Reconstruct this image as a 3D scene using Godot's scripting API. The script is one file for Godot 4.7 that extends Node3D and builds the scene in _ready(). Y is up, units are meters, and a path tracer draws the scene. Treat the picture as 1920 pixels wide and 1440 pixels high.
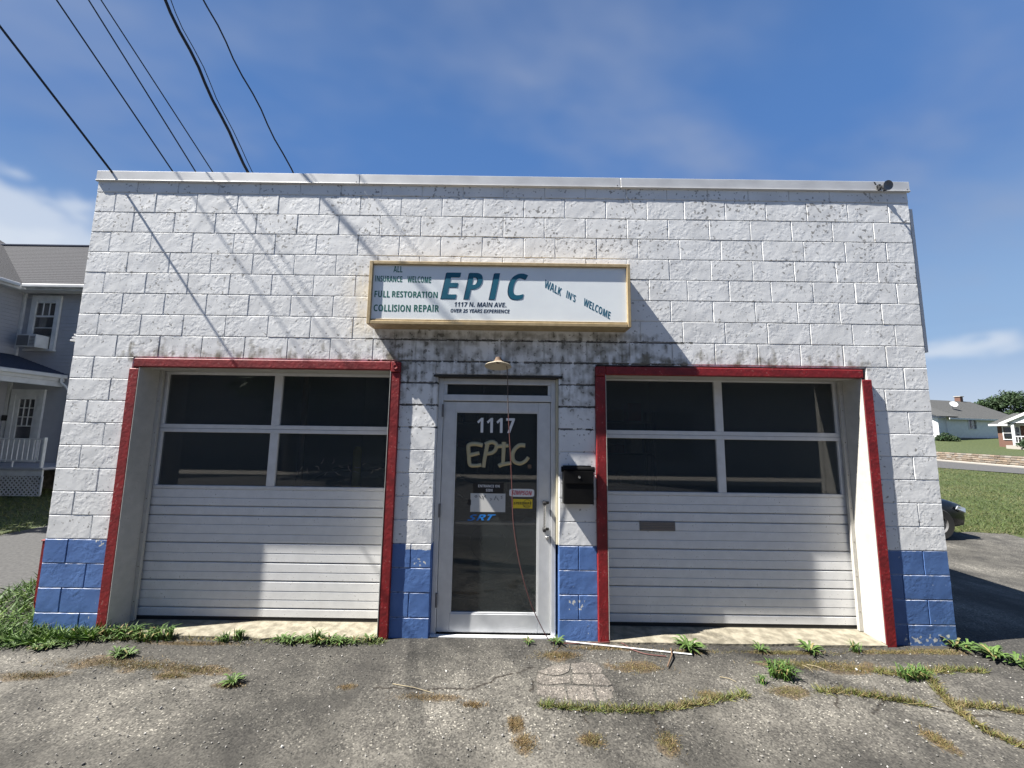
extends Node3D

# ---------------------------------------------------------------- mesh builder
class MB:
	var v := PackedVector3Array()
	var n := PackedVector3Array()
	var c := PackedColorArray()
	var uv := PackedVector2Array()
	var col := Color(1, 1, 1)
	var use_c := false
	var use_uv := false

	func tri(a: Vector3, b: Vector3, d: Vector3, out: Vector3) -> void:
		var m := (b - a).cross(d - a)
		if m.length_squared() < 1e-16:
			return
		if m.dot(out) < 0.0:
			m = -m
			v.append(a); v.append(b); v.append(d)
		else:
			v.append(a); v.append(d); v.append(b)
		m = m.normalized()
		for i in 3:
			n.append(m); c.append(col)

	func q(a: Vector3, b: Vector3, d: Vector3, e: Vector3, out: Vector3) -> void:
		tri(a, b, d, out); tri(a, d, e, out)

	# smooth triangle with given normals (front side towards the normals)
	func stri(a: Vector3, b: Vector3, d: Vector3, na: Vector3, nb: Vector3, nd: Vector3) -> void:
		if (b - a).cross(d - a).dot(na + nb + nd) < 0.0:
			v.append(a); v.append(b); v.append(d); n.append(na); n.append(nb); n.append(nd)
		else:
			v.append(a); v.append(d); v.append(b); n.append(na); n.append(nd); n.append(nb)
		for i in 3:
			c.append(col)

	func box(p: Vector3, s: Vector3, bev := 0.0, bs := Basis()) -> void:
		var h := s * 0.5
		var b := minf(bev, minf(h.x, minf(h.y, h.z)) * 0.9)
		var fc := {}
		for ax in 3:
			for sg in [-1, 1]:
				var o := Vector3.ZERO
				o[ax] = sg
				var u := (ax + 1) % 3
				var w := (ax + 2) % 3
				var k := []
				for st in [[-1, -1], [1, -1], [1, 1], [-1, 1]]:
					var t := Vector3.ZERO
					t[ax] = sg * h[ax]
					t[u] = st[0] * (h[u] - b)
					t[w] = st[1] * (h[w] - b)
					k.append(p + bs * t)
				q(k[0], k[1], k[2], k[3], bs * o)
		if b <= 0.0:
			return
		for ax in 3:
			var u := (ax + 1) % 3
			var w := (ax + 2) % 3
			for su in [-1, 1]:
				for sw in [-1, 1]:
					var k := []
					for e in [[-1, 0], [1, 0], [1, 1], [-1, 1]]:
						var t := Vector3.ZERO
						t[ax] = e[0] * (h[ax] - b)
						t[u] = su * (h[u] - (b if e[1] == 1 else 0.0))
						t[w] = sw * (h[w] - (b if e[1] == 0 else 0.0))
						k.append(p + bs * t)
					var o := Vector3.ZERO
					o[u] = su; o[w] = sw
					q(k[0], k[1], k[2], k[3], bs * o)
		for sx in [-1, 1]:
			for sy in [-1, 1]:
				for sz in [-1, 1]:
					tri(p + bs * Vector3(sx * h.x, sy * (h.y - b), sz * (h.z - b)), p + bs * Vector3(sx * (h.x - b), sy * h.y, sz * (h.z - b)), p + bs * Vector3(sx * (h.x - b), sy * (h.y - b), sz * h.z), bs * Vector3(sx, sy, sz))

	func bar(a: Vector3, b: Vector3, w: float, t: float, bev := 0.0, up := Vector3.UP) -> void:
		var y := (b - a).normalized()
		if absf(y.dot(up)) > 0.95:
			up = Vector3(0, 0, 1)
		var x := y.cross(up).normalized()
		box((a + b) * 0.5, Vector3(w, a.distance_to(b), t), bev, Basis(x, y, x.cross(y)))

	func tube(pts: Array, r0: float, r1: float, seg := 8, squash := Vector3.ONE) -> void:
		var rings := []
		var nrm := []
		for i in pts.size():
			var d: Vector3 = (pts[mini(i + 1, pts.size() - 1)] - pts[maxi(i - 1, 0)]).normalized()
			var s := Vector3(0, 0, 1) if absf(d.z) < 0.9 else Vector3(1, 0, 0)
			var x := d.cross(s).normalized()
			var y := x.cross(d)
			var r := lerpf(r0, r1, float(i) / maxf(1.0, pts.size() - 1))
			var a := []
			var b := []
			for k in seg:
				var t := TAU * k / seg
				var e := x * cos(t) + y * sin(t)
				a.append(pts[i] + e * r * squash)
				b.append(e)
			rings.append(a); nrm.append(b)
		for i in pts.size() - 1:
			for k in seg:
				var m := (k + 1) % seg
				stri(rings[i][k], rings[i][m], rings[i + 1][m], nrm[i][k], nrm[i][m], nrm[i + 1][m])
				stri(rings[i][k], rings[i + 1][m], rings[i + 1][k], nrm[i][k], nrm[i + 1][m], nrm[i + 1][k])
		var d0: Vector3 = pts[0] - pts[1]
		var d1: Vector3 = pts[-1] - pts[-2]
		for k in range(1, seg - 1):
			tri(rings[0][0], rings[0][k], rings[0][k + 1], d0)
			tri(rings[-1][0], rings[-1][k], rings[-1][k + 1], d1)

	# profile of Vector2(radius, height) turned round the y axis of xf
	func lathe(pr: Array, seg: int, xf := Transform3D()) -> void:
		for i in pr.size() - 1:
			var a: Vector2 = pr[i]
			var b: Vector2 = pr[i + 1]
			var e := (b - a).normalized()
			var m := Vector2(e.y, -e.x)
			for k in seg:
				var t0 := TAU * k / seg
				var t1 := TAU * (k + 1) / seg
				var c0 := Vector3(cos(t0), 0, sin(t0))
				var c1 := Vector3(cos(t1), 0, sin(t1))
				var n0 := (xf.basis * (c0 * m.x + Vector3.UP * m.y)).normalized()
				var n1 := (xf.basis * (c1 * m.x + Vector3.UP * m.y)).normalized()
				var p0 := xf * (c0 * a.x + Vector3.UP * a.y)
				var p1 := xf * (c1 * a.x + Vector3.UP * a.y)
				var p2 := xf * (c1 * b.x + Vector3.UP * b.y)
				var p3 := xf * (c0 * b.x + Vector3.UP * b.y)
				if a.x > 1e-5:
					stri(p0, p1, p2, n0, n1, n1)
				if b.x > 1e-5:
					stri(p0, p2, p3, n0, n1, n0)

	# polygon in a plane, pushed out by thickness along w
	func slab(pts: Array, w: Vector3) -> void:
		var m := Vector3.ZERO
		for p in pts:
			m += p / pts.size()
		for i in pts.size():
			var a: Vector3 = pts[i]
			var b: Vector3 = pts[(i + 1) % pts.size()]
			tri(m + w, a + w, b + w, w)
			q(a, b, b + w, a + w, ((a + b) * 0.5 - m))

	# a grid of points with smooth normals; pts[row][column], normals face side
	func sheet(pts: Array, side: Vector3, uvs := []) -> void:
		var R := pts.size()
		var C: int = pts[0].size()
		var nn := []
		for i in R:
			var row := []
			for j in C:
				var du: Vector3 = pts[i][mini(j + 1, C - 1)] - pts[i][maxi(j - 1, 0)]
				var dv: Vector3 = pts[mini(i + 1, R - 1)][j] - pts[maxi(i - 1, 0)][j]
				var m := du.cross(dv).normalized()
				row.append(m if m.dot(side) >= 0.0 else -m)
			nn.append(row)
		for i in R - 1:
			for j in C - 1:
				var a: Vector3 = pts[i][j]
				var b: Vector3 = pts[i][j + 1]
				var d: Vector3 = pts[i + 1][j + 1]
				var e: Vector3 = pts[i + 1][j]
				var flip := (b - a).cross(d - a).dot(nn[i][j]) < 0.0
				var ids := [[i, j], [i, j + 1], [i + 1, j + 1], [i, j], [i + 1, j + 1], [i + 1, j]] if flip else [[i, j], [i + 1, j + 1], [i, j + 1], [i, j], [i + 1, j], [i + 1, j + 1]]
				for k in ids:
					v.append(pts[k[0]][k[1]]); n.append(nn[k[0]][k[1]]); c.append(col)
					if uvs:
						uv.append(uvs[k[0]][k[1]])

	func mesh() -> ArrayMesh:
		var a := []
		a.resize(Mesh.ARRAY_MAX)
		a[Mesh.ARRAY_VERTEX] = v
		a[Mesh.ARRAY_NORMAL] = n
		if use_c:
			a[Mesh.ARRAY_COLOR] = c
		if use_uv:
			a[Mesh.ARRAY_TEX_UV2] = uv
			a[Mesh.ARRAY_TEX_UV] = uv
		var m := ArrayMesh.new()
		m.add_surface_from_arrays(Mesh.PRIMITIVE_TRIANGLES, a)
		return m


# many small copies of one leaf clump, joined
class Leaves:
	var sv: PackedVector3Array
	var sn: PackedVector3Array
	var v := PackedVector3Array()
	var n := PackedVector3Array()
	var c := PackedColorArray()

	func _init(src: ArrayMesh) -> void:
		var a := src.surface_get_arrays(0)
		sv = a[Mesh.ARRAY_VERTEX]
		sn = a[Mesh.ARRAY_NORMAL]

	func add(xf: Transform3D, col: Color) -> void:
		v.append_array(xf * sv)
		n.append_array(Transform3D(xf.basis.orthonormalized(), Vector3.ZERO) * sn)
		var k := PackedColorArray()
		k.resize(sv.size())
		k.fill(col)
		c.append_array(k)

	func place(called: String, m: Material, parent: Node3D) -> void:
		var a := []
		a.resize(Mesh.ARRAY_MAX)
		a[Mesh.ARRAY_VERTEX] = v
		a[Mesh.ARRAY_NORMAL] = n
		a[Mesh.ARRAY_COLOR] = c
		var me := ArrayMesh.new()
		me.add_surface_from_arrays(Mesh.PRIMITIVE_TRIANGLES, a)
		var o := MeshInstance3D.new()
		o.name = called
		o.mesh = me
		o.material_override = m
		parent.add_child(o, true)


var taken := {}
var M := {}
var rng := RandomNumberGenerator.new()
var sun_travel := Vector3(4.25, -6.1, -1.0).normalized()


func V(x: float, y: float, z: float) -> Vector3:
	return Vector3(x, y, z)


func numbered(called: String) -> String:
	taken[called] = taken.get(called, -1) + 1
	return called if taken[called] == 0 else "%s_%03d" % [called, taken[called]]


func tag(o: Node3D, label: String, category: String, group := "", kind := "") -> void:
	if label: o.set_meta("label", label)
	if category: o.set_meta("category", category)
	if group: o.set_meta("group", group)
	if kind: o.set_meta("kind", kind)


func thing(called: String, label: String, category: String, at := Vector3.ZERO, group := "") -> Node3D:
	var o := Node3D.new()
	o.name = numbered(called)
	add_child(o)
	o.position = at
	tag(o, label, category, group)
	return o


func put(called: String, b: MB, m: Material, parent: Node3D) -> MeshInstance3D:
	var o := MeshInstance3D.new()
	o.mesh = b.mesh()
	o.material_override = m
	if parent == self:
		o.name = numbered(called)
		add_child(o)
	else:
		o.name = called
		parent.add_child(o, true)
	return o


func one(called: String, b: MB, m: Material, label: String, category: String, group := "", kind := "") -> MeshInstance3D:
	var o := put(called, b, m, self)
	tag(o, label, category, group, kind)
	return o


func structure(called: String, b: MB, m: Material) -> MeshInstance3D:
	var o := put(called, b, m, self)
	o.set_meta("kind", "structure")
	return o


func pbox(called: String, p: Vector3, s: Vector3, m: Material, parent: Node3D, bev := 0.003) -> MeshInstance3D:
	var b := MB.new()
	b.box(p, s, bev)
	return put(called, b, m, parent)


# box given by its corners
func cbox(called: String, a: Vector3, b: Vector3, m: Material, parent: Node3D, bev := 0.003) -> MeshInstance3D:
	return pbox(called, (a + b) * 0.5, (b - a).abs(), m, parent, bev)


func lin(r: float, g: float, b: float, a := 1.0) -> Color:
	var k := Color(r, g, b).linear_to_srgb()
	k.a = a
	return k


func noise_tex(size: int, freq: float, oct: int, sd: int, kind := FastNoiseLite.TYPE_SIMPLEX_SMOOTH, fractal := FastNoiseLite.FRACTAL_FBM) -> ImageTexture:
	var f := FastNoiseLite.new()
	f.noise_type = kind
	f.seed = sd
	f.frequency = freq
	f.fractal_type = fractal
	f.fractal_octaves = oct
	var im := f.get_seamless_image(size, size)
	im.convert(Image.FORMAT_RGB8)
	return ImageTexture.create_from_image(im)


# a seamless colour texture: noise between two linear colours
func tone_tex(size: int, freq: float, oct: int, sd: int, a: Color, b: Color, sharp := 1.0) -> ImageTexture:
	var f := FastNoiseLite.new()
	f.seed = sd
	f.frequency = freq
	f.fractal_octaves = oct
	var im := f.get_seamless_image(size, size)
	im.convert(Image.FORMAT_L8)
	var src := im.get_data()
	var lut := PackedByteArray()
	lut.resize(768)
	for i in 256:
		var t := clampf((i / 255.0 - 0.5) * sharp + 0.5, 0.0, 1.0)
		var k := Color(lerpf(a.r, b.r, t), lerpf(a.g, b.g, t), lerpf(a.b, b.b, t)).linear_to_srgb()
		lut[i * 3] = int(k.r * 255); lut[i * 3 + 1] = int(k.g * 255); lut[i * 3 + 2] = int(k.b * 255)
	var out := PackedByteArray()
	out.resize(size * size * 3)
	for i in src.size():
		var j := src[i] * 3
		out[i * 3] = lut[j]; out[i * 3 + 1] = lut[j + 1]; out[i * 3 + 2] = lut[j + 2]
	return ImageTexture.create_from_image(Image.create_from_data(size, size, false, Image.FORMAT_RGB8, out))


# paint between two tones with small worn or dirty marks of a third
func worn_tex(size: int, sd: int, a: Color, b: Color, mark: Color, from: float) -> ImageTexture:
	var f := FastNoiseLite.new()
	f.seed = sd
	f.frequency = 0.012
	f.fractal_octaves = 5
	var g := FastNoiseLite.new()
	g.seed = sd + 500
	g.frequency = 0.07
	g.fractal_octaves = 4
	var i0 := f.get_seamless_image(size, size)
	i0.convert(Image.FORMAT_L8)
	var i1 := g.get_seamless_image(size, size)
	i1.convert(Image.FORMAT_L8)
	var s0 := i0.get_data()
	var s1 := i1.get_data()
	var out := PackedByteArray()
	out.resize(size * size * 3)
	var lut := PackedByteArray()
	lut.resize(768)
	for i in 256:
		var c := a.lerp(b, i / 255.0).linear_to_srgb()
		lut[i * 3] = int(c.r * 255); lut[i * 3 + 1] = int(c.g * 255); lut[i * 3 + 2] = int(c.b * 255)
	for i in size * size:
		var t := s0[i]
		var w := (s1[i] + 0.25 * (t - 128)) / 255.0 - from
		var j := i * 3
		if w > 0.0:
			var k := a.lerp(b, t / 255.0).lerp(mark, minf(w * 9.0, 0.85)).linear_to_srgb()
			out[j] = int(k.r * 255); out[j + 1] = int(k.g * 255); out[j + 2] = int(k.b * 255)
		else:
			t *= 3
			out[j] = lut[t]; out[j + 1] = lut[t + 1]; out[j + 2] = lut[t + 2]
	return ImageTexture.create_from_image(Image.create_from_data(size, size, false, Image.FORMAT_RGB8, out))


func mat(key: String, color: Color, rough := 0.7, metal := 0.0, spec := 0.5) -> StandardMaterial3D:
	var m := StandardMaterial3D.new()
	m.resource_name = key
	m.albedo_color = color
	m.roughness = rough
	m.metallic = metal
	m.metallic_specular = spec
	M[key] = m
	return m


func textured(key: String, tex: Texture2D, per_metre: float, rough := 0.8, bump: Texture2D = null, relief := 0.2) -> StandardMaterial3D:
	var m := mat(key, Color.WHITE, rough)
	m.albedo_texture = tex
	m.uv1_triplanar = true
	m.uv1_world_triplanar = true
	m.uv1_scale = Vector3.ONE * per_metre
	m.uv1_triplanar_sharpness = 4.0
	if bump:
		m.heightmap_enabled = true
		m.heightmap_texture = bump
		m.heightmap_scale = relief
	return m


func glass(key: String, color: Color, alpha: float) -> StandardMaterial3D:
	var m := mat(key, Color(color.r, color.g, color.b, alpha), 0.02)
	m.transparency = BaseMaterial3D.TRANSPARENCY_ALPHA
	return m


func smooth(a: float, b: float, x: float) -> float:
	var t := clampf((x - a) / (b - a), 0.0, 1.0)
	return t * t * (3.0 - 2.0 * t)


# lettering: text scaled to a box of width w and height h about (x, y) on the plane z
func letters(called: String, s: String, x: float, y: float, w: float, h: float, z: float, m: Material, parent: Node3D, bold := true, turn := 0.0, shear := 0.0, mono := false) -> MeshInstance3D:
	var f := SystemFont.new()
	f.font_names = PackedStringArray(["Droid Sans Mono" if mono else "Droid Sans"])
	f.font_weight = 700 if bold else 400
	var t := TextMesh.new()
	t.font = f
	t.font_size = 64
	t.pixel_size = 0.01
	t.depth = 0.02
	t.text = s
	var box := t.get_aabb()
	var a := t.get_mesh_arrays()
	var pv: PackedVector3Array = a[Mesh.ARRAY_VERTEX]
	var pn: PackedVector3Array = a[Mesh.ARRAY_NORMAL]
	var mid := box.get_center()
	var ct := cos(turn)
	var sn := sin(turn)
	for i in pv.size():
		var p := pv[i] - mid
		var lx := p.x / box.size.x * w + shear * p.y / box.size.y * h
		var ly := p.y / box.size.y * h
		pv[i] = Vector3(x + lx * ct - ly * sn, y + lx * sn + ly * ct, z + p.z * 0.05)
		if absf(pn[i].z) < 0.5:
			pn[i] = Vector3(pn[i].x * ct - pn[i].y * sn, pn[i].x * sn + pn[i].y * ct, 0.0).normalized()
	a[Mesh.ARRAY_VERTEX] = pv
	a[Mesh.ARRAY_NORMAL] = pn
	a[Mesh.ARRAY_TANGENT] = null
	var am := ArrayMesh.new()
	am.add_surface_from_arrays(Mesh.PRIMITIVE_TRIANGLES, a)
	var o := MeshInstance3D.new()
	o.name = called
	o.mesh = am
	o.material_override = m
	parent.add_child(o, true)
	return o


# the lie of the land, in metres
func land(x: float, z: float) -> float:
	var y := 0.0
	y -= 0.32 * smooth(4.2, 8.0, x)
	y += 0.32 * smooth(10.0, 25.0, x)
	y += 0.07 * smooth(-4.15, -4.9, x) - 0.14 * smooth(-9.0, -13.0, x)
	y += 3.0 * smooth(60.0, 160.0, Vector2(x, z).length())
	return y


func wall_x(z: float) -> float:
	return 33.1 - 0.302 * (z + 22.48)


func bank(x: float, z: float) -> float:
	return 0.72 + 0.085 * maxf(0.0, -z - 31.0) * smooth(0.0, 6.0, x - wall_x(z)) + 0.02 * maxf(0.0, x - wall_x(z))


func _ready() -> void:
	rng.seed = 11
	# ------------------------------------------------------------ camera, sky, sun, exposure
	var cam := Camera3D.new()
	cam.name = "camera"
	cam.position = V(0, 1.7996, 3.7346)
	cam.rotation = V(0.1212, 0.0001, 0.0140)
	cam.fov = 87.66
	cam.near = 0.05
	cam.far = 600.0
	add_child(cam)
	cam.current = true

	var env := Environment.new()
	env.background_mode = Environment.BG_SKY
	env.sky = make_sky()
	env.background_energy_multiplier = 1.0
	env.tonemap_mode = Environment.TONE_MAPPER_LINEAR
	env.tonemap_exposure = 3.1
	env.sdfgi_enabled = true
	env.ssao_enabled = true
	env.ssil_enabled = true
	var we := WorldEnvironment.new()
	we.name = "world_environment"
	we.environment = env
	add_child(we)

	var sun := DirectionalLight3D.new()
	sun.name = "sun"
	sun.light_energy = 1.5
	sun.light_angular_distance = 0.53
	sun.light_color = Color(1.0, 0.98, 0.945)
	sun.shadow_enabled = true
	add_child(sun)
	sun.look_at_from_position(V(-20, 30, 5), V(-20, 30, 5) + sun_travel, Vector3.UP)

	make_materials()
	make_ground()
	make_shop()
	make_garage_doors()
	make_entrance()
	make_shop_things()
	make_wires()
	make_left_house()
	make_right_side()
	make_across_street()
	make_weeds()


func make_sky() -> Sky:
	var W := 1024
	var H := 512
	var f := FastNoiseLite.new()
	f.seed = 5
	f.frequency = 1.0
	f.fractal_octaves = 5
	f.fractal_gain = 0.55
	var g := FastNoiseLite.new()
	g.seed = 23
	g.frequency = 2.6
	g.fractal_octaves = 5
	g.fractal_gain = 0.55
	var data := PackedFloat32Array()
	data.resize(W * H * 3)
	var K := 1.0 / 2.75
	# two heaps of cloud low in the sky: direction, width, height
	var heaps := [[V(-0.751, 0.315, -0.571), 0.15, 0.05], [V(-0.72, 0.245, -0.63), 0.22, 0.045], [V(0.752, 0.150, -0.644), 0.055, 0.015]]
	var top := V(0.058, 0.135, 0.335)
	var mid := V(0.088, 0.205, 0.485)
	var low := V(0.27, 0.42, 0.65)
	var hor := V(0.52, 0.60, 0.72)
	for y in H:
		var el := (0.5 - (y + 0.5) / H) * PI
		if el <= 0.0:
			for i in W * 3:
				data[y * W * 3 + i] = [0.20, 0.20, 0.19][i % 3] * K
			continue
		var e := rad_to_deg(el)
		var base := hor.lerp(low, smooth(0, 11, e)) if e < 11 else (low.lerp(mid, smooth(8, 32, e)) if e < 32 else mid.lerp(top, smooth(30, 62, e)))
		var cy := cos(el)
		var sy := sin(el)
		var veil := smooth(2, 20, e)
		for x in W:
			var az := (x + 0.5) / W * TAU
			var d := V(sin(az) * cy, sy, -cos(az) * cy)
			# high cloud lies on a flat layer far above
			var s := 1.0 / (sy + 0.18)
			var px := d.x * s
			var pz := d.z * s
			var w1 := f.get_noise_3d(px * 0.9 + 0.35 * pz, pz * 1.5, 3.0)
			var w2 := g.get_noise_3d(px * 0.8 + 0.5 * pz, pz * 1.3, 9.0)
			var k := smooth(-0.25, 0.75, w1 + 0.18 * w2) * (0.8 + 0.3 * w2) * veil
			var c := base.lerp(V(0.30, 0.36, 0.50), clampf(k * 0.62, 0.0, 0.8))
			for hp in heaps:
				var hd: Vector3 = hp[0]
				var dy := d.y - hd.y
				var dh := Vector2(d.x, d.z).normalized().angle_to(Vector2(hd.x, hd.z).normalized())
				var rr := pow(dh / hp[1], 2) + pow(dy / hp[2], 2)
				if rr < 4.0:
					var m := smooth(0.0, 0.9, 1.0 - rr * 0.5 + 1.1 * g.get_noise_3d(d.x * 4.0, d.y * 9.0, d.z * 4.0))
					c = c.lerp(V(0.62, 0.68, 0.77), m * 0.72)
			var at := (y * W + x) * 3
			data[at] = c.x * K
			data[at + 1] = c.y * K
			data[at + 2] = c.z * K
	var im := Image.create_from_data(W, H, false, Image.FORMAT_RGBF, data.to_byte_array())
	var pm := PanoramaSkyMaterial.new()
	pm.panorama = ImageTexture.create_from_image(im)
	var sky := Sky.new()
	sky.sky_material = pm
	return sky


func get_noise_bytes(w: int, h: int, fr: float, oct: int, sd: int, sx := 1, sy := 1) -> PackedByteArray:
	var f := FastNoiseLite.new()
	f.seed = sd
	f.frequency = fr
	f.fractal_octaves = oct
	var im := f.get_image(maxi(8, w / sx), maxi(8, h / sy), false, false, true)
	im.convert(Image.FORMAT_L8)
	if sx > 1 or sy > 1:
		im.resize(w, h, Image.INTERPOLATE_CUBIC)
	return im.get_data()


# paint, chips, mildew and runs of dirt on the block front, 8.4 m by 4.4 m
func facade_texture() -> ImageTexture:
	var W := 2048
	var H := 1072
	var mott := get_noise_bytes(W, H, 0.01, 5, 1)
	var chip := get_noise_bytes(W, H, 0.075, 3, 2)
	var zone := get_noise_bytes(W, H, 0.008, 3, 3)
	var run := get_noise_bytes(W, H, 0.055, 4, 4, 1, 10)
	var mould := get_noise_bytes(W, H, 0.03, 5, 5)
	var lut := PackedByteArray()
	lut.resize(1025)
	for i in 1025:
		lut[i] = int(Color(i / 1024.0, 0, 0).linear_to_srgb().r * 255.0)
	var out := PackedByteArray()
	out.resize(W * H * 3)
	var at := 0
	for py in H:
		var Y := 4.4 * (1.0 - (py + 0.5) / H)
		# how much dirt this height carries below the sign and above the red lintels
		var under := smooth(2.80, 2.72, Y) * smooth(1.75, 2.45, Y)
		var over := smooth(2.66, 2.46, Y) * smooth(2.40, 2.44, Y)
		var upper := 0.35 + 0.65 * smooth(2.6, 3.9, Y)
		for px in W:
			var i := py * W + px
			var X := -4.2 + 8.4 * (px + 0.5) / W
			var m := mott[i] / 255.0
			var ch := chip[i] / 255.0
			var zn := zone[i] / 255.0
			var rn := run[i] / 255.0
			var md := mould[i] / 255.0
			var v := 0.70 + 0.14 * (m - 0.5)
			var r := v * 0.995
			var g := v * 1.005
			var b := v * 1.01
			var blue_top := 0.800 + 0.006 * (md - 0.5)
			if X > -0.93 and X < -0.705:
				blue_top = 0.748 + 0.02 * (md - 0.5)
			if Y < blue_top:
				r = 0.075 * (0.75 + 0.5 * m)
				g = 0.155 * (0.80 + 0.4 * m)
				b = 0.375 * (0.85 + 0.3 * m)
				if X > 3.0:
					r *= 0.8; g *= 0.82; b *= 0.82
				# chips down to white and grey
				if ch > 0.88 + 0.10 * (1.0 - zn) or (ch > 0.62 and ((absf(X + 3.66) < 0.05 and absf(Y - 0.775) < 0.035) or (absf(X + 0.80) < 0.055 and absf(Y - 0.64) < 0.035) or (absf(X - 0.60) < 0.07 and absf(Y - 0.30) < 0.04) or (absf(X - 3.66) < 0.2 and Y < 0.10))):
					r = 0.55; g = 0.55; b = 0.52
			else:
				# old paint gone: bare block
				var bare := 0.80 - 0.13 * smooth(0.40, 0.72, zn) * upper
				if ch > bare:
					var t := clampf((ch - bare) * 18.0, 0.0, 1.0)
					r = lerpf(r, 0.27, t); g = lerpf(g, 0.265, t); b = lerpf(b, 0.255, t)
				# runs and mildew under the sign
				var ux := smooth(-1.42, -1.15, X) * smooth(1.75, 1.25, X)
				var dirt := under * ux
				if dirt > 0.01:
					var t := clampf((rn * 0.50 + md * 0.75 + zn * 0.35 - 0.98 + 0.40 * dirt) * 2.0, 0.0, 0.80) * minf(1.0, dirt * 1.7)
					r = lerpf(r, 0.25, t); g = lerpf(g, 0.243, t); b = lerpf(b, 0.222, t)
					var spot := ch * 0.45 + md * 0.40 + rn * 0.50
					if spot > 0.97 - 0.11 * dirt:
						r *= 0.50; g *= 0.50; b *= 0.49
					# old paint cracked open along the joints
					var jy := absf(fposmod(Y - 0.80 + 0.10385, 0.2077) - 0.10385)
					if jy < 0.009 + 0.008 * (ch - 0.5) and md + 0.4 * rn > 0.72 - 0.25 * dirt:
						r = 0.03; g = 0.028; b = 0.025
				# mildew over the lintels
				var lx := 1.0 if (X > -3.75 and X < -0.95) or (X > 0.72 and X < 3.4) else 0.0
				var ov := over * lx
				if ov > 0.01:
					var t := clampf((md * 0.7 + rn * 0.4 - 0.72 + 0.30 * ov) * 2.6, 0.0, 0.9)
					r = lerpf(r, 0.17, t); g = lerpf(g, 0.155, t); b = lerpf(b, 0.115, t)
				# ochre film beside the sign
				var yl := smooth(-1.75, -1.45, X) * smooth(-1.2, -1.35, X) * smooth(2.6, 2.8, Y) * smooth(3.5, 3.2, Y)
				if yl > 0.01:
					var t := yl * clampf((m + rn - 0.85) * 1.6, 0.0, 0.35)
					r = lerpf(r, 0.62, t); g = lerpf(g, 0.54, t); b = lerpf(b, 0.36, t)
			out[at] = lut[clampi(int(r * 1024), 0, 1024)]
			out[at + 1] = lut[clampi(int(g * 1024), 0, 1024)]
			out[at + 2] = lut[clampi(int(b * 1024), 0, 1024)]
			at += 3
	return ImageTexture.create_from_image(Image.create_from_data(W, H, false, Image.FORMAT_RGB8, out))


func wall_relief() -> ImageTexture:
	var W := 2048
	var H := 1072
	var f := FastNoiseLite.new()
	f.seed = 88
	f.frequency = 0.085
	f.fractal_octaves = 4
	f.domain_warp_enabled = true
	f.domain_warp_amplitude = 14.0
	f.domain_warp_frequency = 0.03
	var im := f.get_image(W, H, false, false, true)
	im.convert(Image.FORMAT_L8)
	var n := im.get_data()
	var zone := get_noise_bytes(W, H, 0.013, 3, 90)
	var peel := get_noise_bytes(W, H, 0.03, 4, 91)
	var out := PackedByteArray()
	out.resize(W * H)
	var gain := PackedFloat32Array()
	for i in 256:
		gain.append(0.25 + 0.95 * smooth(90.0, 175.0, i))
	for i in W * H:
		# smooth thick paint in some places, coarse block in others, and lifted flakes with a sharp edge
		var v := 128.0 + (n[i] - 128.0) * gain[zone[i]]
		if peel[i] > 168:
			v += 34.0
		out[i] = clampi(int(v), 0, 255)
	var o := Image.create_from_data(W, H, false, Image.FORMAT_L8, out)
	o.convert(Image.FORMAT_RGB8)
	return ImageTexture.create_from_image(o)


func asphalt_grain() -> ImageTexture:
	var S := 1024
	var f := FastNoiseLite.new()
	f.seed = 77
	f.noise_type = FastNoiseLite.TYPE_CELLULAR
	f.cellular_return_type = FastNoiseLite.RETURN_CELL_VALUE
	f.frequency = 0.28
	f.fractal_type = FastNoiseLite.FRACTAL_NONE
	var cells := f.get_seamless_image(S, S)
	cells.convert(Image.FORMAT_L8)
	var a := cells.get_data()
	var fine := FastNoiseLite.new()
	fine.seed = 4
	fine.frequency = 0.02
	fine.fractal_octaves = 5
	var b_im := fine.get_seamless_image(S, S)
	b_im.convert(Image.FORMAT_L8)
	var b := b_im.get_data()
	var lut := PackedByteArray()
	lut.resize(1025)
	for i in 1025:
		lut[i] = int(Color(i / 1024.0, 0, 0).linear_to_srgb().r * 255.0)
	var out := PackedByteArray()
	out.resize(S * S * 3)
	for i in S * S:
		var t := a[i] / 255.0
		var v := 0.088 + 0.125 * t * t + 0.05 * (b[i] / 255.0 - 0.45)
		if t > 0.97:
			v = 0.40
		elif t < 0.2:
			v *= 0.68
		v = maxf(v, 0.012)
		out[i * 3] = lut[int(v * 1.04 * 1024)]
		out[i * 3 + 1] = lut[int(v * 1024)]
		out[i * 3 + 2] = lut[int(v * 0.93 * 1024)]
	return ImageTexture.create_from_image(Image.create_from_data(S, S, false, Image.FORMAT_RGB8, out))


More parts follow.
